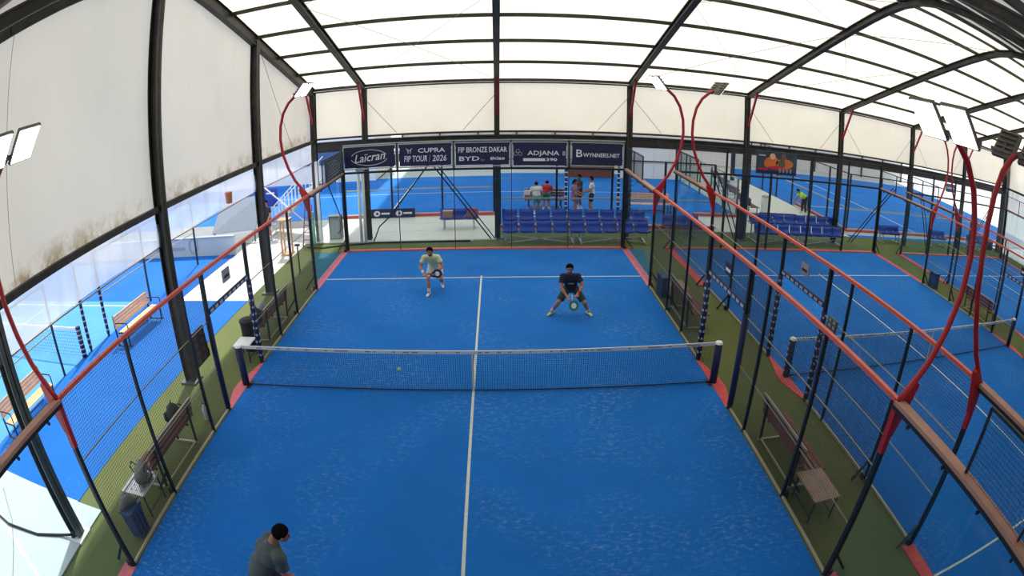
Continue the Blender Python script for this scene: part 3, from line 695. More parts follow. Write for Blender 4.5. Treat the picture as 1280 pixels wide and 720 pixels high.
# ================================================================ FURNITURE
def make_bench(name, label, L_=1.9, wood='wood_brown', arms=False, metal='fence_black'):
    """seat along y; the back at x=0, the seat reaches to x=+.5"""
    t = thing(name, label, 'bench')
    for k in range(4): bevel(MB().box((.10 + k * .11, -L_ / 2, .43), (.19 + k * .11, L_ / 2, .455)).build('seat_slat', wood, t), .005, 1)
    for k in range(3 if not arms else 4):
        z = .52 + k * (.12 if not arms else .095); bevel(MB().box((-.02 - k * .012, -L_ / 2, z), (.01 - k * .012, L_ / 2, z + (.10 if not arms else .08))).build('back_slat', wood, t), .005, 1)
    for s_ in (-1, 1):
        y = s_ * (L_ / 2 - .2 if not arms else L_ / 2 - .03)
        MB().bar((-.03, y, 0), (-.06, y, .90), .04, .04).bar((.05, y, .41), (.5, y, .41), .04, .04).bar((.45, y, .0), (.45, y, .41), .04, .04).build('leg_frame', metal, t)
        MB().bar((-.08, y, .02), (.52, y, .02), .05, .03).build('foot_bar', 'rail_light' if not arms else metal, t)
        if arms: MB().tube([(-.02, y, .68), (.2, y, .70), (.48, y, .70), (.51, y, .62), (.5, y, .42)], .018, 8).build('armrest', metal, t)
    MB().bar((-.03, -L_ / 2 + .2, .05), (-.03, L_ / 2 - .2, .05), .03, .03).build('stretcher', 'rail_light' if not arms else metal, t)
    if not arms: MB().bar((-.06, -L_ / 2, .91), (-.06, L_ / 2, .91), .04, .03).build('back_rail', 'rail_light', t)
    return t
bn = make_bench('slatted_bench', 'brown slatted bench outside the left fence with a backpack lying behind it'.replace('behind', 'on'))
bn.location = (-5.32, -3.15, 0); bn.scale = (-1, 1, 1)
bn.scale = (1, 1, 1); bn.rotation_euler = (0, 0, math.pi)
place(bn, 'brown slatted bench beyond the net outside the left fence', (-5.32, 3.05, 0), math.pi)
place(bn, 'brown slatted bench outside the right fence at the near half of the court', (5.32, -3.05, 0), 0)
place(bn, 'brown slatted bench outside the right fence at the far half of the court', (5.32, 3.6, 0), 0)
place(bn, 'dark slatted bench in the strip between the second and third courts', (17.5, 2.6, 0), 0)
place(bn, 'red brown slatted bench behind the blue seats, beside the man in a blue cap', (2.7, 17.1, 0), math.pi / 2 + math.pi)
ob = make_bench('armchair_bench', 'pale wooden bench with black armrests standing outdoors, seen above the left rail', 2.1, 'wood_light', True)
ob.location = (-10.2, 2.6, 0)
place(ob, 'pale wooden bench with black armrests outdoors at the far left edge', (-11.0, -2.75, 0))
place(ob, 'wooden bench behind the wall at the right end of the navy banners', (7.6, 16.4, 0), -math.pi / 2)
def make_table(label, top, wx=.55, wy=.75, h=.5, holes=False):
    t = thing('side_table', label, 'table')
    tp = bevel(MB().box((-wx / 2, -wy / 2, h - .03), (wx / 2, wy / 2, h)).build('table_top', top, t), .006, 1)
    for a in (-1, 1):
        for b in (-1, 1): MB().bar((a * (wx / 2 - .04), b * (wy / 2 - .05), 0), (a * (wx / 2 - .04), b * (wy / 2 - .05), h - .03), .022).build('leg', 'fence_black', t)
        MB().bar((a * (wx / 2 - .04), -wy / 2 + .05, .12), (a * (wx / 2 - .04), wy / 2 - .05, .12), .018).build('stretcher', 'fence_black', t)
    if holes:
        for i in range(4):
            for j in range(5): MB().tube([(-wx / 2 + .1 + i * .115, -wy / 2 + .11 + j * .13, h + .0005), (-wx / 2 + .1 + i * .115, -wy / 2 + .11 + j * .13, h + .002)], .018, 8).build('vent_hole', 'steel_dark', tp)
    return t
tb = make_table('low wooden square table at the near end of the right bench', 'wood_table', .52, .82); tb.location = (5.46, -4.42, 0)
tb = make_table('low grey perforated table beside the blue bin with a dark bag on it', 'silver', .55, .70, holes=True); tb.location = (-5.46, -4.45, 0)
tb = make_table('small white table outside the left fence beside the net post', 'white_trim', .45, .55, .45); tb.location = (-5.55, 1.28, 0)
tb = make_table('low tan table outside the right fence at the far corner', 'wood_table', .5, .75, .45); tb.location = (5.62, 4.95, 0)
# bins, bags
bn_ = thing('waste_bin', 'blue wheelless plastic bin standing outside the left fence by the perforated table', 'bin', (-5.28, -5.18, 0))
q = [(-.13, -.19), (.13, -.19), (.13, .19), (-.13, .19)]
MB().add([(x * .85, y * .85, 0) for x, y in q] + [(x, y, .52) for x, y in q], [(3, 2, 1, 0), (0, 1, 5, 4), (1, 2, 6, 5), (2, 3, 7, 6), (3, 0, 4, 7)]).build('body', 'bin_blue', bn_)
bevel(MB().box((-.15, -.21, .51), (.15, .21, .56)).build('rim', 'bin_blue', bn_), .01)
MB().tube([(-.10, -.15, .56), (-.06, -.02, .64), (.02, .08, .66), (.08, .16, .58)], [.05, .10, .10, .04], 10).build('liner_bag', 'grey_bag', bn_, smooth=True)
for k in range(3): MB().box((-.135, -.15 + k * .12, .1), (.135, -.12 + k * .12, .45)).build('rib', 'navy_pad', bn_)
b2_ = thing('waste_bin', 'navy rectangular bin at the far end of the right fence', 'bin', (5.30, 5.35, 0))
MB().box((-.11, -.28, 0), (.11, .28, .56)).build('body', 'bin_blue', b2_); bevel(MB().box((-.13, -.30, .56), (.13, .30, .61)).build('lid', 'bin_blue', b2_), .01)
b3_ = thing('waste_bin', 'dark blue bin between the second and third courts', 'bin', (17.4, 5.6, 0))
MB().box((-.12, -.24, 0), (.12, .24, .58)).build('body', 'bin_blue', b3_); bevel(MB().box((-.14, -.26, .58), (.14, .26, .63)).build('lid', 'bin_blue', b3_), .01)
b4_ = thing('waste_bin', 'black round bin standing behind the white table near the left net post', 'bin', (-5.62, 1.80, 0))
MB().tube([(0, 0, 0), (0, 0, .75), (0, 0, .76), (0, 0, .80)], [.18, .21, .23, .22], 18).build('body', 'black_bag', b4_, smooth=False); MB().tube([(0, 0, .8), (0, 0, .84)], [.2, .12], 18).build('lid', 'black_bag', b4_)
def backpack(label, loc, rz=0, s=1.0, mt='black_bag'):
    t = thing('backpack', label, 'backpack', loc, rz); t.scale = (s, s, s)
    MB().tube([(0, 0, 0), (0, 0, .06), (0, 0, .25), (0, 0, .42), (0, 0, .5)], [.10, .17, .185, .15, .05], 14).build('body', mt, t, smooth=True)
    MB().tube([(-.17, 0, .05), (-.22, 0, .15), (-.215, 0, .25), (-.14, 0, .3)], [.05, .07, .07, .04], 10).build('pocket', mt, t, smooth=True)
    for a in (-.08, .08): MB().tube([(.15, a, .42), (.26, a, .36), (.28, a, .2), (.17, a, .06)], .018, 6).build('strap', mt, t)
    MB().tube([(0, -.05, .48), (0, -.04, .56), (0, .04, .56), (0, .05, .48)], .012, 6).build('handle', mt, t)
    return t
backpack('black backpack lying on the near left bench by the net post end', (-5.62, -2.45, .455), .5, .85)
backpack('dark backpack on the bench beyond the net on the left side', (-5.60, 2.35, .455), -.4, .85)
bg_ = thing('sports_bag', 'dark grey sports bag with straps on the perforated table', 'bag', (-5.44, -4.32, .50), .4)
MB().tube([(-.05, -.28, .10), (0, -.2, .12), (0, .2, .13), (.0, .28, .10)], [.05, .12, .12, .05], 12).build('body', 'grey_bag', bg_, smooth=True)
for a in (-.1, .1): MB().tube([(a, -.12, .2), (a * 1.5, -.08, .3), (a * 1.5, .08, .3), (a, .12, .2)], .012, 6).build('handle', 'black_bag', bg_)
MB().tube([(.15, -.2, .03), (.2, 0, .05), (.1, .25, .03)], .02, 6).build('strap', 'black_bag', bg_)
def bottle(label, loc, s=1):
    t = thing('water_bottle', label, 'bottle', loc); t.scale = (s, s, s)
    MB().tube([(0, 0, 0), (0, 0, .02), (0, 0, .2), (0, 0, .26), (0, 0, .29)], [.035, .042, .042, .018, .016], 12).build('body', 'water', t, smooth=True)
    MB().tube([(0, 0, .29), (0, 0, .32)], .018, 10).build('cap', 'blue_plastic', t); return t
bottle('clear water bottle standing on the grass at the far end of the near left bench', (-5.42, -1.55, .0), 1.3)
pk = thing('racket_bag', 'pale racket bag standing on the far left bench beside the dark backpack', 'racket bag', (-5.6, 2.72, .46), 0)
MB().tube([(0, -.05, .0), (0, .0, .12), (0, .06, .28), (0, .1, .4)], [.06, .12, .13, .05], 10).build('cover', 'sheet_grey', pk, smooth=True)
# stadium seats
def seat_shell():
    mb = MB(); q = []; fs = []; pr_ = [(-.20, .04), (-.16, .0), (.0, -.02), (.14, .0), (.19, .06), (.22, .20), (.235, .34)]
    for th in (0, .015):
        for (y, z) in pr_:
            for i in range(5):
                u = -1 + i / 2; q.append((u * .205, y + th * (1 if z > .05 else 0), z + abs(u) ** 3 * .03 - th))
    n = len(pr_)
    for s_ in range(2):
        for j in range(n - 1):
            for i in range(4):
                k = s_ * n * 5 + j * 5 + i; fs.append((k, k + 1, k + 6, k + 5))
    for i in range(4): fs.append((i, i + 1, n * 5 + i + 1, n * 5 + i)); k = (n - 1) * 5; fs.append((k + i, k + i + 1, n * 5 + k + i + 1, n * 5 + k + i))
    for j in range(n - 1):
        for i in (0, 4): fs.append((j * 5 + i, (j + 1) * 5 + i, n * 5 + (j + 1) * 5 + i, n * 5 + j * 5 + i))
    return mb.add(q, fs)
seat_o = seat_shell().build('seat', 'blue_plastic', None, smooth=True); seat_me = seat_o.data; bpy.data.objects.remove(seat_o)
def stand(label, x, y, n, rows=2, pitch=.60, rz=0, h0=.42):
    t = thing('tiered_seat_stand' if rows > 1 else 'seat_bench', label, 'seating', (x, y, 0), rz); W = n * pitch
    for r_ in range(rows):
        for k in range(n):
            o = bpy.data.objects.new('seat', seat_me); C.objects.link(o); o.parent = t; o.location = (-W / 2 + (k + .5) * pitch, r_ * .62, h0 + .05 + r_ * .30)
            o.scale = (1.36, 1, 1)
            if r_ == rows - 1: MB().box((-W / 2 + (k + .5) * pitch + pitch * .42, r_ * .62 + .0, h0 + .06 + r_ * .30), (-W / 2 + (k + .5) * pitch + pitch * .58, r_ * .62 + .1, h0 + .16 + r_ * .30)).build('bracket', 'silver', t)
        z = h0 + r_ * .30
        MB().bar((-W / 2, r_ * .62, z), (W / 2, r_ * .62, z), .05, .05).build('seat_rail', 'silver', t)
        MB().bar((-W / 2, r_ * .62 + .24, z + .02), (W / 2, r_ * .62 + .24, z + .02), .04, .04).build('seat_rail', 'silver', t)
    m_ = 2 if W > 3 else 1
    for g_ in range(m_):
        xa = -W / 2 + .15 + g_ * W / m_; xb = xa + W / m_ - .3
        for xx in (xa, xb):
            MB().bar((xx, -.1, 0), (xx, -.1, h0), .05).bar((xx, .55 * (rows - 1) + .2, 0), (xx, .55 * (rows - 1) + .2, h0 + .30 * (rows - 1)), .05).bar((xx, -.2, .03), (xx, .62 * (rows - 1) + .4, .03), .05, .04).build('leg_frame', 'silver', t)
        if rows > 1: MB().bar((xa, -.1, .06), (xb, -.1, h0 - .05), .025).bar((xb, -.1, .06), (xa, -.1, h0 - .05), .025).build('cross_brace', 'silver', t)
    return t
stand('long two row stand of blue plastic seats behind the nearest court', 3.45, 10.75, 9, 2, .62)
stand('long two row stand of blue plastic seats behind the second court', 13.3, 10.95, 8, 2, .60)
stand('short blue seat bench right of the second court\'s long stand', 19.7, 12.0, 3, 1, .5)
stand('short blue seat bench behind the third court, left one', 23.6, 11.7, 3, 1, .5)
stand('short blue seat bench behind the third court, by the right corner', 27.6, 11.5, 4, 1, .5)
stand('blue two seat bench on the white paving holding a box and a bag', -1.05, 13.0, 3, 1, .5)
stand('short blue seat bench on the white paving right of the nearest court', 7.9, 11.9, 3, 1, .5)
bx = thing('cardboard_box', 'pale carton on the blue bench on the white paving', 'box', (-1.5, 13.0, .49)); bevel(MB().box((-.2, -.15, 0), (.2, .15, .3)).build('carton', 'wood_table', bx), .008); MB().box((-.2, -.03, .3), (.2, .03, .304)).build('tape', 'wood_light', bx)
bx = thing('tote_bag', 'red and pink patterned bag on the right end of the blue bench on the paving', 'bag', (-.55, 13.0, .49)); MB().add([(-.26, -.12, 0), (.2, -.12, 0), (.2, .12, 0), (-.26, .12, 0), (-.1, -.08, .42), (.3, -.08, .34), (.3, .08, .34), (-.1, .08, .42)], [(0, 3, 2, 1), (4, 5, 6, 7), (0, 1, 5, 4), (1, 2, 6, 5), (2, 3, 7, 6), (3, 0, 4, 7)]).build('sack', 'pink_cloth', bx)
for a in (-.1, .1): MB().tube([(.0 + a, -.1, .38), (.05 + a, -.1, .5), (.12 + a, -.1, .36)], .01, 6).build('handle', 'red_cloth', bx)
# ball
bl = thing('padel_ball', 'small yellow green ball just in front of the net, left of centre', 'ball', (-1.44, -.2, .61))
bpy.ops.mesh.primitive_uv_sphere_add(segments=20, ring_count=12, radius=.034); o = bpy.context.object; o.name = 'felt'; o.data.materials.append(M['ball_yellow']); o.parent = bl
MB().tube([(.034 * math.cos(t), .034 * math.sin(t) * .8, .02 * math.sin(2 * t)) for t in [k * math.pi / 12 for k in range(25)]], .0015, 5).build('seam', 'white_trim', bl)
# ================================================================ FAR-SIDE PIPES, STRAPS, CABLES
pp = thing('white_pipe', 'white downpipe fixed to the left of the second far column', 'pipe', (-4.72, 11.15, 0))
MB().tube([(0, 0, 0), (0, 0, 2.95)], .06, 12).tube([(.17, 0, 0), (.17, 0, 2.95)], .06, 12).build('tube', 'white_paint', pp, smooth=True); MB().box((-.08, -.08, 2.85), (.25, .08, 2.95)).build('bracket', 'sheet_grey', pp)
MB().box((-.1, -.1, 0), (.27, .1, .06)).build('base', 'sheet_grey', pp)
pp = thing('white_post', 'white post beside the green one at the far left corner', 'post', (-6.45, 11.3, 0)); MB().box((-.06, -.05, 0), (.05, .05, 3.3)).build('shaft', 'white_paint', pp); MB().box((-.1, -.1, 0), (.1, .1, .04)).build('foot', 'steel_grey', pp)
pp = thing('green_post', 'short pale green post at the far left corner', 'post', (-6.75, 11.2, 0)); MB().box((-.09, -.05, 0), (.09, .05, 1.3)).build('shaft', 'green_pole', pp); MB().box((-.1, -.07, 1.3), (.1, .07, 1.34)).build('cap', 'green_pole', pp)
gb = thing('grey_cabinet', 'narrow grey cabinet behind the far left corner of the court', 'cabinet', (-5.95, 12.0, .03)); bevel(MB().box((-.28, -.2, 0), (.22, .2, .95)).build('body', 'steel_grey', gb), .01); MB().box((-.25, -.215, .05), (.19, -.2, .9)).build('door', 'sheet_grey', gb)
for lb, pts in (('black brace cable from the banners down to the paving, left one', [(-1.95, 10.3, 3.05), (-3.4, 10.6, 1.2), (-3.9, 10.75, .75), (-4.2, 11.0, .12)]),
                ('black doubled brace bar from the banners down to the second far column', [(-1.75, 10.3, 3.05), (.25, 11.2, .08)]),
                ('black brace cable beside the grey cabinet', [(-5.7, 10.4, 2.4), (-5.35, 10.6, 1.2), (-5.4, 10.7, .7), (-5.6, 10.9, .5)])):
    t = thing('brace_cable', lb, 'cable'); MB().tube(pts, .025, 6).build('cable', 'black_cable', t)
    if 'doubled' in lb: MB().tube([(a + .16, b, c) for a, b, c in pts], .02, 6).build('cable', 'black_cable', t)
    else: MB().tube([Vector(pts[0]) + Vector((0, 0, -.05)), Vector(pts[0]) + Vector((0, 0, .08))], .04, 8).build('clip', 'steel_dark', t)
for xa, dx, lb in ((18.2, -1.9, 'left pair of black diagonal struts behind the second court'), (20.2, 2.0, 'right pair of black diagonal struts behind the second court'), (8.5, 1.6, 'pair of black diagonal straps right of the nearest court'), (27.5, -1.2, 'black diagonal struts behind the third court')):
    t = thing('diagonal_struts', lb, 'strut')
    for k in (0, .22): MB().tube([(xa + k, 10.4, 3.0), (xa + dx * .5 + k, 10.9, 1.6), (xa + dx + k, 11.4, .08)], .025, 6).build('strut', 'black_cable', t)
cb = thing('floor_cable', 'thick black cable crossing the white slab to the near left column', 'cable')
MB().tube([(-9.6, -6.3, .05), (-8.6, -6.45, .06), (-7.6, -6.3, .05), (-7.0, -6.05, .06), (-6.62, -5.95, .12)], .028, 8).build('cable', 'black_cable', cb, smooth=True)
MB().tube([(-6.66, -5.95, .05), (-6.58, -5.9, .18)], .04, 8).build('plug', 'black_bag', cb)
cb = thing('thin_cord', 'thin grey cord lying across the white slab at the bottom left', 'cord'); MB().tube([(-9.6, -5.6, .035), (-8.6, -6.3, .035), (-8.0, -7.0, .035), (-7.4, -7.9, .035)], .008, 6).build('cord', 'thin_wire', cb); MB().tube([(-9.6, -5.6, .035), (-9.62, -5.58, .05)], .012, 6).build('tip', 'thin_wire', cb)
cl = thing('hose', 'dark hose lying along the paving edge behind the court', 'hose'); MB().tube([(-6.9, 10.75, .03), (-6.2, 10.6, .03), (-5.8, 10.75, .03), (-5.2, 10.9, .03), (-4.2, 11.05, .05), (-2.5, 11.1, .03), (-.5, 11.12, .03)], .03, 8).build('hose_body', 'black_cable', cl, smooth=True); MB().tube([(-.5, 11.12, .03), (-.4, 11.12, .03)], .04, 8).build('coupling', 'silver', cl)
# ================================================================ OUTDOORS LEFT
wo = root('wall_outdoor')
MB().box((-40, 10.15, 0), (-9.9, 10.3, .75)).build('panel', 'concrete_white', wo)
MB().box((-40, 10.12, .75), (-9.9, 10.33, .80)).build('coping', 'sheet_grey', wo)
ring(wo, -12.0, .45, .22, .30, .02, y=10.12, mt='print_dim'); MB().box((-14.2, 10.13, .3), (-12.5, 10.14, .42)).build('line_print', 'print_dim', wo)
of = thing('outdoor_fence', 'black post fence of the outdoor court seen through the clear strip on the left', 'fence', (-11.2, 0, 0))
for y in (-4.9, -3.0, -.5, 1.1, 2.2, 5.1, 7.0, 9.0): MB().box((-.03, y - .03, 0), (.03, y + .03, 2.6)).build('post', 'fence_black', of)
for y in (1.1, 2.2):
    pd = MB().tube([(0, y, .1), (0, y, 2.0)], .06, 10).build('post_pad', 'navy_pad', of)
    mk = MB()
    for k in range(10): mk.tube([(0, y, .2 + k * .18), (0, y, .25 + k * .18)], .063, 10)
    mk.build('pad_print', 'pad_print', pd, kind='stuff')
for y0, y1 in ((-4.9, -.5), (2.2, 5.1), (5.1, 9)): MB().box((-.02, y0, 2.55), (.02, y1, 2.6)).build('top_rail', 'fence_black', of); MB().box((-.01, y0, 1.3), (.01, y1, 1.33)).build('middle_rail', 'rail_light', of)
on = thing('court_net', 'outdoor court net at the left edge beyond the pale benches', 'net', (-11.2, .7, 0))
MB().tube([(0, 0, 0), (0, 0, .93)], .09, 12).build('post', 'navy_pad', on, smooth=True); mk = MB()
for k in range(6): mk.tube([(0, 0, .12 + k * .14), (0, 0, .16 + k * .14)], .093, 12)
mk.build('pad_print', 'pad_print', on, kind='stuff')
wires(0, -10, 0, .04, .86, .1, .004, 'x').build('netting', 'net_cord', on, fix=False, kind='stuff'); MB().box((-10, -.02, .84), (0, .02, .91)).build('tape', 'net_tape', on)
st = thing('metal_staircase', 'blue grey metal staircase and railings outdoors beyond the far left corner', 'staircase', (-8.2, 13.2, 0))
for k in range(9): MB().box((-1.2 + k * .27, -.5, .25 + k * .24), (-.93 + k * .27, .5, .28 + k * .24)).build('tread', 'sheet_grey', st)
for y in (-.5, .5):
    MB().bar((-1.25, y, .05), (1.3, y, 2.3), .05, .12).build('stringer', 'white_paint', st); MB().bar((-1.25, y, .95), (1.3, y, 3.2), .04).build('handrail', 'white_paint', st)
    for k in range(14): MB().bar((-1.1 + k * .17, y, .2 + k * .15), (-1.1 + k * .17, y, 1.05 + k * .15), .025).build('baluster', 'white_paint', st)
MB().bar((-1.2, -.5, 2.2), (1.1, -.5, .2), .05).build('cross_brace', 'white_paint', st)
pl = thing('blue_hoarding', 'deep blue board fixed beside the outdoor staircase', 'board', (-9.2, 12.9, 1.3)); MB().box((-.35, 0, 0), (.35, .04, .8)).build('panel', 'blue_plastic', pl); MB().box((-.2, -.01, .55), (.2, 0, .62)).build('line_print', 'print_white', pl)
gp = thing('grey_awning', 'slanting grey blue sheet outdoors left of the second left column', 'awning', (-10.9, 12.8, 0)); MB().add([(-1.1, -.8, .45), (1.2, -.8, .55), (1.2, .2, 1.85), (-.9, .2, 1.6), (-1.1, -.75, .42), (1.2, -.75, .52), (1.2, .25, 1.82), (-.9, .25, 1.57)], [(0, 1, 2, 3), (7, 6, 5, 4), (0, 4, 5, 1), (1, 5, 6, 2), (2, 6, 7, 3), (3, 7, 4, 0)]).build('sheet', 'sheet_grey', gp)
for x, h in ((-1.0, .45), (1.1, .5)): MB().bar((x, -.7, 0), (x, -.7, h), .05).build('leg', 'steel_grey', gp)
wb_ = thing('wooden_stand', 'tan wooden stand on the pale paving at the far left', 'stand', (-7.45, 9.95, 0))
for a in (-.16, .16):
    for b in (-.16, .16): MB().bar((a, b, 0), (a, b, 1.35), .06).build('leg', 'wood_light', wb_)
MB().box((-.24, -.24, 1.35), (.24, .24, 1.40)).build('top', 'wood_light', wb_); MB().box((-.22, -.22, .02), (.22, .22, .08)).build('base', 'wood_light', wb_)
ld = thing('step_ladder', 'thin red ladder leaning beside the tan wooden stand', 'ladder', (-7.0, 11.0, 0))
for a in (-.15, .15): MB().bar((a, 0, 0), (a + .1, .35, 1.6), .03).build('rail', 'mast_red', ld)
for k in range(5): MB().bar((-.15 + k * .02, .07 * k + .04, .25 + k * .28), (.15 + k * .02, .07 * k + .04, .25 + k * .28), .025).build('rung', 'mast_red', ld)
sp_ = thing('thin_pole', 'thin black pole standing on the grass at the far left corner', 'pole', (-6.15, 7.6, 0)); MB().tube([(0, 0, 0), (0, 0, 1.0)], .025, 8).build('pole', 'fence_black', sp_); MB().box((-.08, -.04, .98), (.08, .04, 1.04)).build('head', 'fence_black', sp_)
# outdoor building backdrop
bd = thing('outdoor_building', 'pale building with a blue band far beyond the left corner', 'building', (-16, 26, 0))
MB().box((-14, 0, 0), (8.8, 6, 6)).build('wall', 'white_paint', bd); MB().box((-14, -.05, 1.2), (8.8, 0, 2.4)).build('band', 'metal_blue', bd)
for k in range(8): MB().box((-13 + k * 2.6, -.06, 3.2), (-11.6 + k * 2.6, 0, 4.4)).build('window', 'sheet_grey', bd)
# ================================================================ REAR COURT DETAILS
def rear_fence(label, pts, h=3.0):
    t = thing('rear_fence', label, 'fence')
    for i in range(len(pts) - 1):
        a, b = Vector((*pts[i], 0)), Vector((*pts[i + 1], 0)); n = max(1, int((b - a).length / 2))
        for k in range(n + (i == len(pts) - 2)):
            p = a.lerp(b, k / n); MB().box((p.x - .04, p.y - .04, 0), (p.x + .04, p.y + .04, h)).build('post', 'fence_black', t)
        for z, mt in ((h, 'fence_black'), (1.3, 'rail_light')): MB().bar((a.x, a.y, z), (b.x, b.y, z), .05, .05).build('rail', mt, t)
    return t
rear_fence('black fence around the rear right court beyond the walkway', [(17.42, 26), (17.42, 13.25), (31, 13.25)])
rear_fence('black fence along the front of the rear left court', [(-6.5, 15.4), (.35, 15.4), (.35, 26)])
rear_fence('black fence and rails of the middle rear court behind the blue seats', [(.6, 12.8), (9.6, 12.8)], 1.0 if False else 2.9)
for x, lb in ((3.55, 'left'), (5.95, 'right')):
    t = thing('padded_post', 'navy post with white bands behind the blue seats, %s of the two' % lb, 'post', (x, 15.6, 0)); MB().tube([(0, 0, 0), (0, 0, 2.3)], .06, 10).build('pad', 'navy_pad', t)
    for k in range(10): MB().tube([(0, 0, .15 + k * .22), (0, 0, .2 + k * .22)], .064, 10).build('band', 'print_white', t)
sh = thing('wall_shelf', 'brown shelf with lit blue boxes on the rear wall above the players', 'shelf', (3.4, 26.8, 1.6))
for k in range(3): MB().box((-.2, -.2, .0 + k * .4), (1.1, .2, .06 + k * .4)).build('board', 'wood_brown', sh)
for k in range(2): MB().box((-1.6 + k * .8, -.2, .1), (-1.0 + k * .8, .2, .9)).build('box', 'print_white' if k else 'blue_plastic', sh)
rb = thing('reception_counter', 'long brown counter on the far side behind the last navy banner', 'counter', (5.9, 26.2, 0))
MB().box((-1.2, -.3, .0), (1.9, .3, 1.0)).build('front', 'wood_brown', rb); MB().box((-1.3, -.4, 1.0), (2.0, .4, 1.1)).build('top', 'wood_table', rb)
for k in range(4):
    x0 = 9.8 + k * .15; y0 = 17 + k * 2.6
    t = place(bn, ('brown bench by the rear walkway, nearest of four', 'brown bench by the rear walkway, second from the front', 'brown bench by the rear walkway, third from the front', 'brown bench by the rear walkway, farthest of four')[k], (13.0 + k * .45, y0, 0), 0, 'benches along the rear walkway')
    del t['group']
gr_ = thing('rear_railing', 'long glass railing between the rear court and the white walkway', 'railing')
for k in range(9): MB().box((11.98, 15.7 + k * 1.9, 0), (12.06, 15.76 + k * 1.9, 1.9)).build('post', 'steel_grey', gr_); MB().box((12.0, 15.78 + k * 1.9, .1), (12.03, 17.58 + k * 1.9, 1.8)).build('glass_panel', 'court_glass', gr_)
MB().bar((12.02, 15.7, 1.9), (12.02, 31, 1.9), .06).build('top_rail', 'rail_light', gr_)
wc = thing('white_cylinder_bin', 'white round bin at the head of the rear walkway', 'bin', (13.9, 16.2, 0)); MB().tube([(0, 0, 0), (0, 0, 1.0)], .24, 16).build('body', 'white_paint', wc); MB().tube([(0, 0, 1.0), (0, 0, 1.06)], [.26, .2], 16).build('lid', 'wood_table', wc)
sb = thing('stacked_lockers', 'purple and blue lockers at the far end of the rear walkway', 'lockers', (15.2, 27, 0))
for k in range(3): MB().box((-1.2 + k * .9, 0, 0), (-.35 + k * .9, .6, 2.0)).build('locker', ('metal_blue', 'blue_plastic', 'navy_pad')[k], sb)
bb = thing('blue_signboard', 'small blue and white board hung high behind the third court', 'sign', (27.3, 14.5, 2.7)); MB().box((-.5, 0, 0), (.5, .04, .5)).build('panel', 'metal_blue', bb); MB().box((-.4, -.01, .2), (.4, 0, .3)).build('line_print', 'print_white', bb)
bb = thing('covered_chair', 'dark blue covered chair by the right wall', 'chair', (29.8, 12.1, 0)); MB().box((-.3, -.3, .0), (.3, .3, .5)).build('seat', 'navy_pad', bb); MB().box((-.3, .2, .5), (.3, .3, 1.1)).build('backrest', 'navy_pad', bb)
# ================================================================ PEOPLE
def surface_nets(F, org, vx):
    s = F < 0; nx, ny, nz = F.shape
    cs = np.stack([s[i:nx - 1 + i, j:ny - 1 + j, k:nz - 1 + k] for i in (0, 1) for j in (0, 1) for k in (0, 1)])
    act = cs.any(0) & ~cs.all(0); idx = -np.ones(act.shape, int); cells = np.argwhere(act); idx[act] = np.arange(len(cells))
    acc = np.zeros((len(cells), 3)); cnt = np.zeros(len(cells))
    cr_ = [(i, j, k) for i in (0, 1) for j in (0, 1) for k in (0, 1)]
    for a in range(8):
        for b in range(a + 1, 8):
            d = np.abs(np.array(cr_[a]) - cr_[b]).sum()
            if d != 1: continue
            pa = cells + cr_[a]; pb = cells + cr_[b]; fa = F[tuple(pa.T)]; fb = F[tuple(pb.T)]; mk = (fa < 0) != (fb < 0)
            t = np.where(mk, fa / np.where(mk, fa - fb, 1), 0)[:, None]
            acc += np.where(mk[:, None], pa + (pb - pa) * t, 0); cnt += mk
    V = acc / cnt[:, None] * vx + org; Q = []
    for ax in range(3):
        sl0 = [slice(None)] * 3; sl1 = [slice(None)] * 3; sl0[ax] = slice(0, -1); sl1[ax] = slice(1, None)
        e = np.argwhere(s[tuple(sl0)] != s[tuple(sl1)]); o1, o2 = [(1, 2), (2, 0), (0, 1)][ax]
        e = e[(e[:, o1] > 0) & (e[:, o2] > 0)]
        e = e[(e[:, o1] < F.shape[o1] - 1) & (e[:, o2] < F.shape[o2] - 1)]
        u = np.zeros(3, int); u[o1] = 1; v_ = np.zeros(3, int); v_[o2] = 1
        q = np.stack([idx[tuple((e - u - v_).T)], idx[tuple((e - v_).T)], idx[tuple(e.T)], idx[tuple((e - u).T)]], 1)
        ins = s[tuple(e.T)]; q[~ins] = q[~ins][:, ::-1]; Q.append(q)
    return V, np.concatenate(Q)
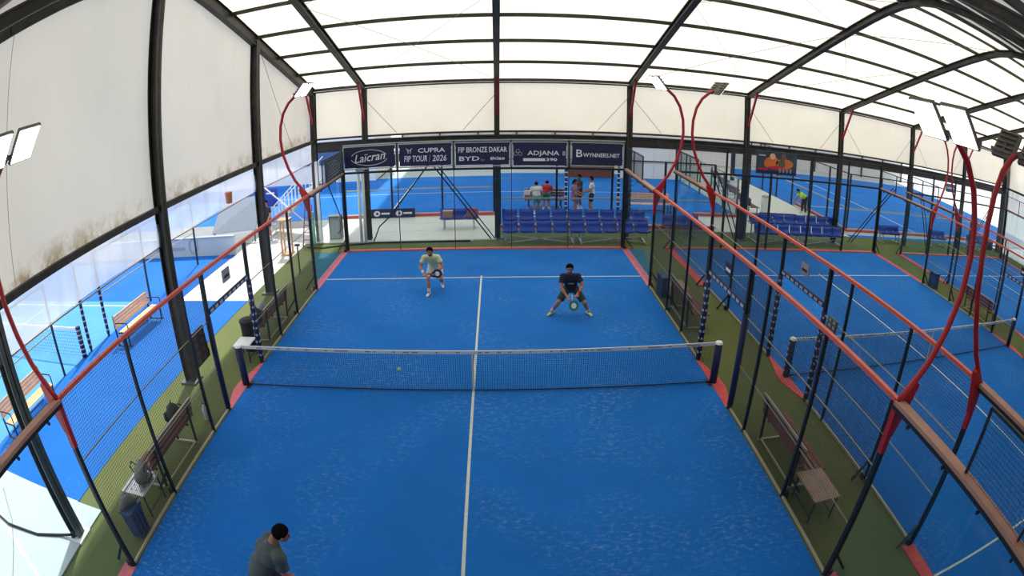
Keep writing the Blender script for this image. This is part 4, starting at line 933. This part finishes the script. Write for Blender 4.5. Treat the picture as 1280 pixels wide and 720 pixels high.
def sdf_mesh(name, caps, mt, parent, vx=.012, k=.03, cut=()):
    """caps: (p0, p1, r0, r1[, flat]) tapered capsules blended smoothly; cut: half-spaces (point, normal) removed on the normal side"""
    P = np.array([[*c[0]] for c in caps] + [[*c[1]] for c in caps]); R_ = np.array([c[2] for c in caps] + [c[3] for c in caps])
    lo = (P - R_[:, None]).min(0) - 3 * vx; hi = (P + R_[:, None]).max(0) + 3 * vx; n = np.ceil((hi - lo) / vx).astype(int) + 1
    F = np.full(n, 1.0)
    for c in caps:
        a, b = np.array(c[0], float), np.array(c[1], float); r0, r1 = c[2], c[3]; rm = max(r0, r1) + 2.5 * k + 2 * vx
        l = np.maximum(0, np.floor((np.minimum(a, b) - rm - lo) / vx).astype(int)); h = np.minimum(n, np.ceil((np.maximum(a, b) + rm - lo) / vx).astype(int) + 1)
        g_ = np.stack(np.meshgrid(*[np.arange(l[i], h[i]) * vx + lo[i] for i in range(3)], indexing='ij'), -1)
        ab = b - a; L2 = max(ab @ ab, 1e-9); t = np.clip(((g_ - a) @ ab) / L2, 0, 1)
        d = np.linalg.norm(g_ - a - t[..., None] * ab, axis=-1) - (r0 + (r1 - r0) * t)
        if len(c) > 4 and c[4]:
            nn = ab / math.sqrt(L2)
            if c[4] & 1: d = np.maximum(d, (g_ - b) @ nn)
            if c[4] & 2: d = np.maximum(d, (a - g_) @ nn)
        sl = tuple(slice(l[i], h[i]) for i in range(3)); f0 = F[sl]; hh = np.clip(.5 + .5 * (d - f0) / k, 0, 1); F[sl] = d * (1 - hh) + f0 * hh - k * hh * (1 - hh)
    if cut:
        G = np.stack(np.meshgrid(*[np.arange(n[i]) * vx + lo[i] for i in range(3)], indexing='ij'), -1)
        for (p_, nn) in cut: nn = np.array(nn, float) / np.linalg.norm(nn); F = np.maximum(F, (G - np.array(p_)) @ nn)
    V, Q = surface_nets(F, lo, vx)
    me = bpy.data.meshes.new(name); me.from_pydata(V.tolist(), [], Q.tolist()); me.materials.append(M[mt]); me.polygons.foreach_set('use_smooth', [True] * len(me.polygons)); me.update()
    o = bpy.data.objects.new(name, me); C.objects.link(o); o.parent = parent
    return o
def V3(*a): return Vector(a)
def person(label, J, face, skin='skin', shirt='grey_cloth', shorts='green_cloth', shoes='shoe_white', hair='hair_black', vx=.012, sleeve=.6, leg=.75, cap=None, beard=False, socks=True, s=1.0, dress=False, longhair=False, wrist=None, print_=None):
    J = {k: Vector(v) for k, v in J.items()}
    hs = min(s, 1.0)
    base = V3((J['anL'].x + J['anR'].x) / 2, (J['anL'].y + J['anR'].y) / 2, 0)
    t = thing('person', label, 'person', base); J = {k: v - base for k, v in J.items()}
    fw = Vector(face).normalized(); hd = J['head']; nk = J['neck']; up = (hd - nk).normalized(); up = (up * .4 + V3(0, 0, 1) * .6); up = (up - fw * up.dot(fw)).normalized(); rt = fw.cross(up)
    pel = J['pel']; hipc = (J['hpL'] + J['hpR']) / 2; across = (J['hpR'] - J['hpL']).normalized(); sac = (J['shR'] - J['shL']).normalized()
    ch = nk.lerp(pel, .32); wa = nk.lerp(pel, .72)
    caps = [(nk - sac * .0 + (pel - nk) * .06, nk + up * .07, .055 * s, .052 * s), (hd + up * .03, hd + up * -.05 + fw * .02, .088 * hs, .062 * hs), (hd + fw * .05 - up * .03, hd + fw * .06 - up * .075, .035, .028),
            (hd + fw * .088 - up * .0, hd + fw * .108 - up * .035, .010, .014)]
    for e in (-1, 1): caps.append((hd + rt * e * .088 - up * .03, hd + rt * e * .094 + up * .01, .012, .016))
    tors = [(ch - sac * .085, ch + sac * .085, .105 * s, .105 * s), (wa - sac * .06, wa + sac * .06, .095 * s, .095 * s), (ch, wa, .10 * s, .09 * s), (hipc - across * .07, hipc + across * .07, .105 * s, .105 * s), (wa, hipc, .095 * s, .10 * s),
            (J['shL'], J['shR'], .058 * s, .058 * s), (nk.lerp(pel, .10), ch, .07 * s, .11 * s)]
    caps += tors
    for q in 'LR':
        sh, el, wr_ = J['sh' + q], J['el' + q], J['wr' + q]
        caps += [(sh, el, .052 * s, .040 * s), (el, el.lerp(wr_, .35), .040 * s, .040 * s), (el.lerp(wr_, .35), wr_, .040 * s, .026 * s)]
        hpj, kn, an = J['hp' + q], J['kn' + q], J['an' + q]
        caps += [(hpj, kn, .088 * s, .056 * s), (kn, kn.lerp(an, .35), .052 * s, .056 * s), (kn.lerp(an, .35), an, .056 * s, .035 * s)]
        # hand: palm, four fingers, thumb
        d = (wr_ - el).normalized(); inn = (J['wrL'] + J['wrR']) / 2 - wr_
        if inn.length < .02: inn = fw
        inn = (inn + fw * .3); inn = (inn - d * inn.dot(d)).normalized(); sd = d.cross(inn)
        pm = wr_ + d * .085; caps.append((wr_, pm, .028, .030)); caps.append((pm - sd * .018, pm + sd * .018, .024, .024))
        for i, (o_, ln) in enumerate(((-.030, .070), (-.010, .080), (.010, .076), (.028, .060))):
            a = pm + sd * o_ + d * .01; b = a + (d * .85 + inn * .5).normalized() * ln * .55; c = b + (d * .35 + inn * .95).normalized() * ln * .5
            caps += [(a, b, .0105, .0098), (b, c, .0098, .0085)]
        a = wr_ + d * .035 - sd * .022; b = a + (d * .5 - sd * .7 + inn * .5).normalized() * .045; caps += [(a, b, .014, .011), (b, b + (d * .9 + inn * .4).normalized() * .03, .011, .009)]
        an2 = an; tf = J['toe' + q] if 'toe' + q in J else an + fw * .16
        caps.append((an, an.lerp(tf, .5) - V3(0, 0, .02), .034, .03))
    sdf_mesh('body', caps, skin, t, vx, .022 if vx < .014 else .03)
    g_ = .016
    # shirt
    sc = [(a, b, r0 + g_, r1 + g_) for a, b, r0, r1 in tors[:3] + tors[5:]]
    low = wa.lerp(hipc, .75 if not dress else 1.0); sc.append((wa, low, .098 * s + g_ + .008, .108 * s + g_ + .012, 1))
    sc.append((low - across * .05, low + across * .05, .108 * s + g_, .108 * s + g_))
    for q in 'LR':
        sh, el = J['sh' + q], J['el' + q]; sc.append((sh, sh.lerp(el, sleeve), .056 * s + g_, .058 * s + g_ + .006, 1))
        if dress: sc.append((J['hp' + q], J['hp' + q].lerp(J['kn' + q], .6), .13, .14, 1))
    ax = (nk - pel).normalized()
    cuts = [(nk + ax * .035, ax)]
    if not dress: cuts.append((low - ax * .06, -ax))
    sdf_mesh('shirt' if not dress else 'dress', sc, shirt, t, vx, .03, cuts)
    if print_:
        q = ch + Vector(J['chestdir'] if 'chestdir' in J else fw) * 0
    if not dress:
        pc = [(hipc - across * .07, hipc + across * .07, .105 * s + g_ - .004, .105 * s + g_ - .004), (wa.lerp(hipc, .4), hipc, .10 * s + g_ - .006, .105 * s + g_)]
        for q in 'LR': pc.append((J['hp' + q], J['hp' + q].lerp(J['kn' + q], leg), .092 * s + g_, (.080 if leg < .95 else .062) * s + g_, 1))
        if leg > .95:
            for q in 'LR': pc.append((J['kn' + q], J['kn' + q].lerp(J['an' + q], .92), .062 * s + g_, .045 * s + g_, 1))
        sdf_mesh('shorts' if leg < .95 else 'trousers', pc, shorts, t, vx, .025)
    for q in 'LR':
        an = J['an' + q]; tf = J.get('toe' + q, an + fw * .16); z0 = V3(0, 0, .05)
        hl = an - (tf - an).normalized() * .05
        so = [(V3(hl.x, hl.y, an.z - .045), V3(tf.x, tf.y, tf.z), .042, .036), (an, an - V3(0, 0, .03), .044, .042)]
        sdf_mesh('shoe', so, shoes, t, max(.008, vx * .8), .02)
        if socks: sdf_mesh('sock', [(an + V3(0, 0, .0), an.lerp(J['kn' + q], .28), .042, .048, 1)], 'white_cloth', t, max(.008, vx * .8), .01)
    # hair / cap
    if cap:
        sdf_mesh('cap', [(hd + up * .035, hd + up * .03 - fw * .01, .102 * hs, .100 * hs), (hd + up * .045 + fw * .07, hd + up * .035 + fw * .17, .045, .035)], cap, t, vx, .01, [(hd + up * .015, -up)])
        sdf_mesh('hair', [(hd + up * .02 - fw * .015, hd - up * .03 - fw * .03, .094 * hs, .075 * hs)], hair, t, vx, .01, [(hd + fw * .0, fw)])
    else:
        hc = [(hd + up * .035 - fw * .008, hd + up * .02 - fw * .02, .100 * hs, .098 * hs), (hd + up * .08 + fw * .035, hd + up * .09, .035, .04)]
        if longhair: hc.append((hd - fw * .06, hd - fw * .09 - up * .22, .07, .05))
        sdf_mesh('hair', hc, hair, t, vx, .015, [(hd + up * .045 + fw * .05, (fw * .8 - up * .75)), (hd - up * .07, -up)] if not longhair else [(hd + up * .045 + fw * .05, (fw * .8 - up * .75))])
    if beard: sdf_mesh('beard', [(hd + fw * .035 - up * .06, hd + fw * .05 - up * .085, .062, .042)], hair, t, vx, .01, [(hd - up * .045, up)])
    for e in (-1, 1):
        MB().tube([hd + rt * e * .032 + fw * .082 + up * .008, hd + rt * e * .032 + fw * .094 + up * .008], [.012, .006], 8).build('eye', 'print_black', t)
        MB().bar(hd + rt * e * .018 + fw * .093 + up * .028, hd + rt * e * .048 + fw * .085 + up * .026, .006, .006).build('eyebrow', hair, t)
    MB().tube([hd - rt * .022 + fw * .086 - up * .062, hd + fw * .094 - up * .064, hd + rt * .022 + fw * .086 - up * .062], .005, 6).build('mouth', 'red_cloth', t)
    if wrist:
        for q, mt in wrist.items(): el, wr_ = J['el' + q], J['wr' + q]; sdf_mesh('wristband', [(wr_.lerp(el, .06), wr_.lerp(el, .34), .036, .042, 3)], mt, t, .008, .005)
    return t
def racket(label, a, b, nrm, mt, mt2):
    """a grip end, b centre of the head"""
    a, b = Vector(a), Vector(b); t = thing('padel_racket', label, 'racket', a); b = b - a; a = V3(0, 0, 0); d = b.normalized(); n = Vector(nrm); n = (n - d * n.dot(d)).normalized(); s_ = d.cross(n)
    MB().tube([a - d * .03, a + d * .13], .016, 8).build('grip', 'white_cloth', t)
    q = []; N = 28
    for h in (-.018, .018):
        for i in range(N): th = 2 * math.pi * i / N; q.append(b + d * math.cos(th) * .135 + s_ * math.sin(th) * .125 + n * h)
    MB().add(q, [tuple(range(N)), tuple(range(2 * N - 1, N - 1, -1))] + [(i, i + N, (i + 1) % N + N, (i + 1) % N) for i in range(N)]).build('head', mt, t)
    for e in (-1, 1): MB().bar(a + d * .12, b - d * .10 + s_ * e * .08, .022, .03).build('throat', mt, t)
    q = []
    for i in range(N): th = 2 * math.pi * i / N; q.append(b + d * math.cos(th) * .07 + s_ * math.sin(th) * .065)
    for e in (-1, 1): MB().add([p + n * (.0185 * e) for p in q] + [p + n * (.021 * e) for p in q], [tuple(range(N)), tuple(range(2 * N - 1, N - 1, -1))] + [(i, i + N, (i + 1) % N + N, (i + 1) % N) for i in range(N)]).build('face_print', mt2, t)
    return t
# far left player
person('person in a pale lime shirt crouching beyond the net in the left half',
    dict(head=(-1.39, 5.48, 1.30), neck=(-1.38, 5.62, 1.13), pel=(-1.31, 5.98, .78), hpL=(-1.21, 5.97, .74), hpR=(-1.41, 5.95, .74), knR=(-1.48, 5.56, .47), anR=(-1.46, 5.50, .10), toeR=(-1.50, 5.30, .045),
         knL=(-1.12, 5.75, .40), anL=(-1.13, 6.12, .16), toeL=(-1.10, 6.00, .05), shR=(-1.57, 5.66, 1.08), elR=(-1.70, 5.60, .83), wrR=(-1.58, 5.40, .69), shL=(-1.19, 5.66, 1.08), elL=(-1.05, 5.60, .84), wrL=(-1.18, 5.37, .73)),
    (-.05, -1, -.25), shirt='lime_cloth', shorts='white_cloth', beard=True, wrist={'R': 'white_cloth'}, vx=.0115, leg=.7)
racket('black round racket with a white emblem held by the person in the lime shirt', (-1.50, 5.33, .62), (-1.17, 5.27, .72), (0, -1, .2), 'racket_black', 'print_white')
# far right player
person('person in a navy shirt and dark green shorts, legs wide apart beyond the net',
    dict(head=(2.31, 3.74, 1.33), neck=(2.34, 3.84, 1.15), pel=(2.39, 4.02, .74), hpR=(2.28, 4.0, .71), hpL=(2.49, 4.0, .71), knR=(2.06, 3.80, .42), anR=(1.90, 3.98, .10), toeR=(1.80, 3.84, .045),
         knL=(2.72, 3.76, .40), anL=(2.86, 3.92, .10), toeL=(2.92, 3.75, .045), shR=(2.15, 3.87, 1.09), elR=(2.10, 3.74, .84), wrR=(2.23, 3.58, .66), shL=(2.54, 3.87, 1.09), elL=(2.66, 3.76, .86), wrL=(2.51, 3.57, .72)),
    (-.12, -1, -.25), shirt='navy_cloth', shorts='green_cloth', shoes='shoe_yellow', beard=True, wrist={'L': 'red_cloth'}, vx=.0115, leg=.85)
pt = bpy.data.objects[[o.name for o in bpy.data.objects if o.get('label', '').startswith('person in a navy shirt')][0]]
MB().box((-.10, -.155, .95), (.04, -.15, .985)).box((-.09, -.16, .90), (.05, -.155, .925)).build('shirt_print', 'print_dim', pt)
racket('green and white racket held low by the person in the navy shirt', (2.36, 3.50, .68), (2.40, 3.42, .46), (0, -1, .3), 'racket_green', 'print_white')
# near player
person('person in a grey T-shirt bending forward at the bottom, seen from behind',
    dict(head=(-1.905, -6.06, 1.57), neck=(-2.03, -6.10, 1.43), pel=(-2.36, -6.22, .96), hpL=(-2.38, -6.12, .92), hpR=(-2.32, -6.32, .92), knL=(-2.2, -5.95, .50), anL=(-2.42, -5.85, .10), toeL=(-2.28, -5.78, .045), knR=(-2.18, -6.4, .48), anR=(-2.42, -6.50, .10), toeR=(-2.27, -6.45, .045),
         shL=(-2.13, -5.99, 1.385), elL=(-2.14, -5.92, 1.10), wrL=(-2.08, -6.02, .90), shR=(-1.94, -6.25, 1.34), elR=(-1.97, -6.24, 1.06), wrR=(-1.96, -6.12, .84)),
    (.85, .35, -.35), shirt='grey_cloth', shorts='charcoal_cloth', vx=.010, sleeve=.7, s=1.13)
racket('racket in the hands of the person in the grey T-shirt, low at the frame edge', (-1.97, -6.05, .78), (-1.85, -5.98, .55), (0, -1, .2), 'racket_black', 'print_dim')
# people in the rear
def standing(label, x, y, rz, shirt, shorts, s=1.0, bend=0.0, arms=0.0, **kw):
    h = s; c_, sn = math.cos(rz), math.sin(rz)
    def L(a, f, z): return (x + a * c_ - f * sn, y + a * sn + f * c_, z * h)
    b = bend
    J = dict(head=L(0, .04 + b * .62, 1.62 - b * .45), neck=L(0, b * .5, 1.45 - b * .38), pel=L(0, -.0, .96), hpL=L(-.1, 0, .92), hpR=L(.1, 0, .92), knL=L(-.11, .03, .5), knR=L(.11, .10, .5), anL=L(-.12, -.03, .1), anR=L(.12, .08, .1), toeL=L(-.14, .13, .045), toeR=L(.15, .23, .045),
             shL=L(-.19, b * .45, 1.38 - b * .36), shR=L(.19, b * .45, 1.38 - b * .36), elL=L(-.25, .02 + b * .5 + arms * .1, 1.10 - b * .3), elR=L(.25, .02 + b * .5 + arms * .1, 1.10 - b * .3), wrL=L(-.2, .15 + b * .6 + arms * .2, .9 + arms * .2 - b * .25), wrR=L(.2, .15 + b * .6 + arms * .2, .9 + arms * .2 - b * .25))
    f = (-sn, c_, -.15 - b * .5)
    return person(label, J, f, shirt=shirt, shorts=shorts, vx=.017, s=1.0, **kw)
standing('person in white T-shirt and blue cap, back turned, by the rear brown bench', 2.25, 15.6, .2, 'white_cloth', 'teal_cloth', .90, cap='blue_plastic', bend=.15)
standing('person in a blue cap and red top standing behind the white T-shirt in the rear', 2.72, 16.3, -.3, 'red_cloth', 'racket_green', .88, cap='blue_plastic', bend=.25)
standing('person in a pink dress walking behind the blue seats', 3.95, 15.8, -1.9, 'pink_cloth', 'pink_cloth', .90, dress=True, longhair=True, arms=.6)
standing('person in dark clothes between the pink dress and the white T-shirt', 4.34, 16.75, 1.7, 'charcoal_cloth', 'charcoal_cloth', .95, arms=.5, skin='skin_dark')
standing('person in a white T-shirt and dark shorts facing left behind the blue seats', 4.74, 15.7, 1.35, 'white_cloth', 'charcoal_cloth', 1.0, arms=.7)
standing('person in a neon yellow shirt bending over on the rear white walkway', 17.05, 17.3, 1.57, 'neon_cloth', 'charcoal_cloth', .98, bend=.8, leg=1.0)
standing('person in navy clothes standing outdoors beyond the second left column', -9.15, 12.2, 2.6, 'navy_cloth', 'navy_cloth', 1.0, leg=.7)
pc = thing('shopping_bag', 'pink and white bag on the brown bench in the rear', 'bag', (1.95, 16.85, .46)); MB().add([(-.25, -.1, 0), (.25, -.1, 0), (.25, .1, 0), (-.25, .1, 0), (-.2, -.06, .4), (.2, -.06, .4), (.2, .06, .4), (-.2, .06, .4)], [(0, 3, 2, 1), (4, 5, 6, 7), (0, 1, 5, 4), (1, 2, 6, 5), (2, 3, 7, 6), (3, 0, 4, 7)]).build('sack', 'white_cloth', pc); MB().box((-.2, -.11, .05), (.2, -.09, .2)).build('print', 'pink_cloth', pc)
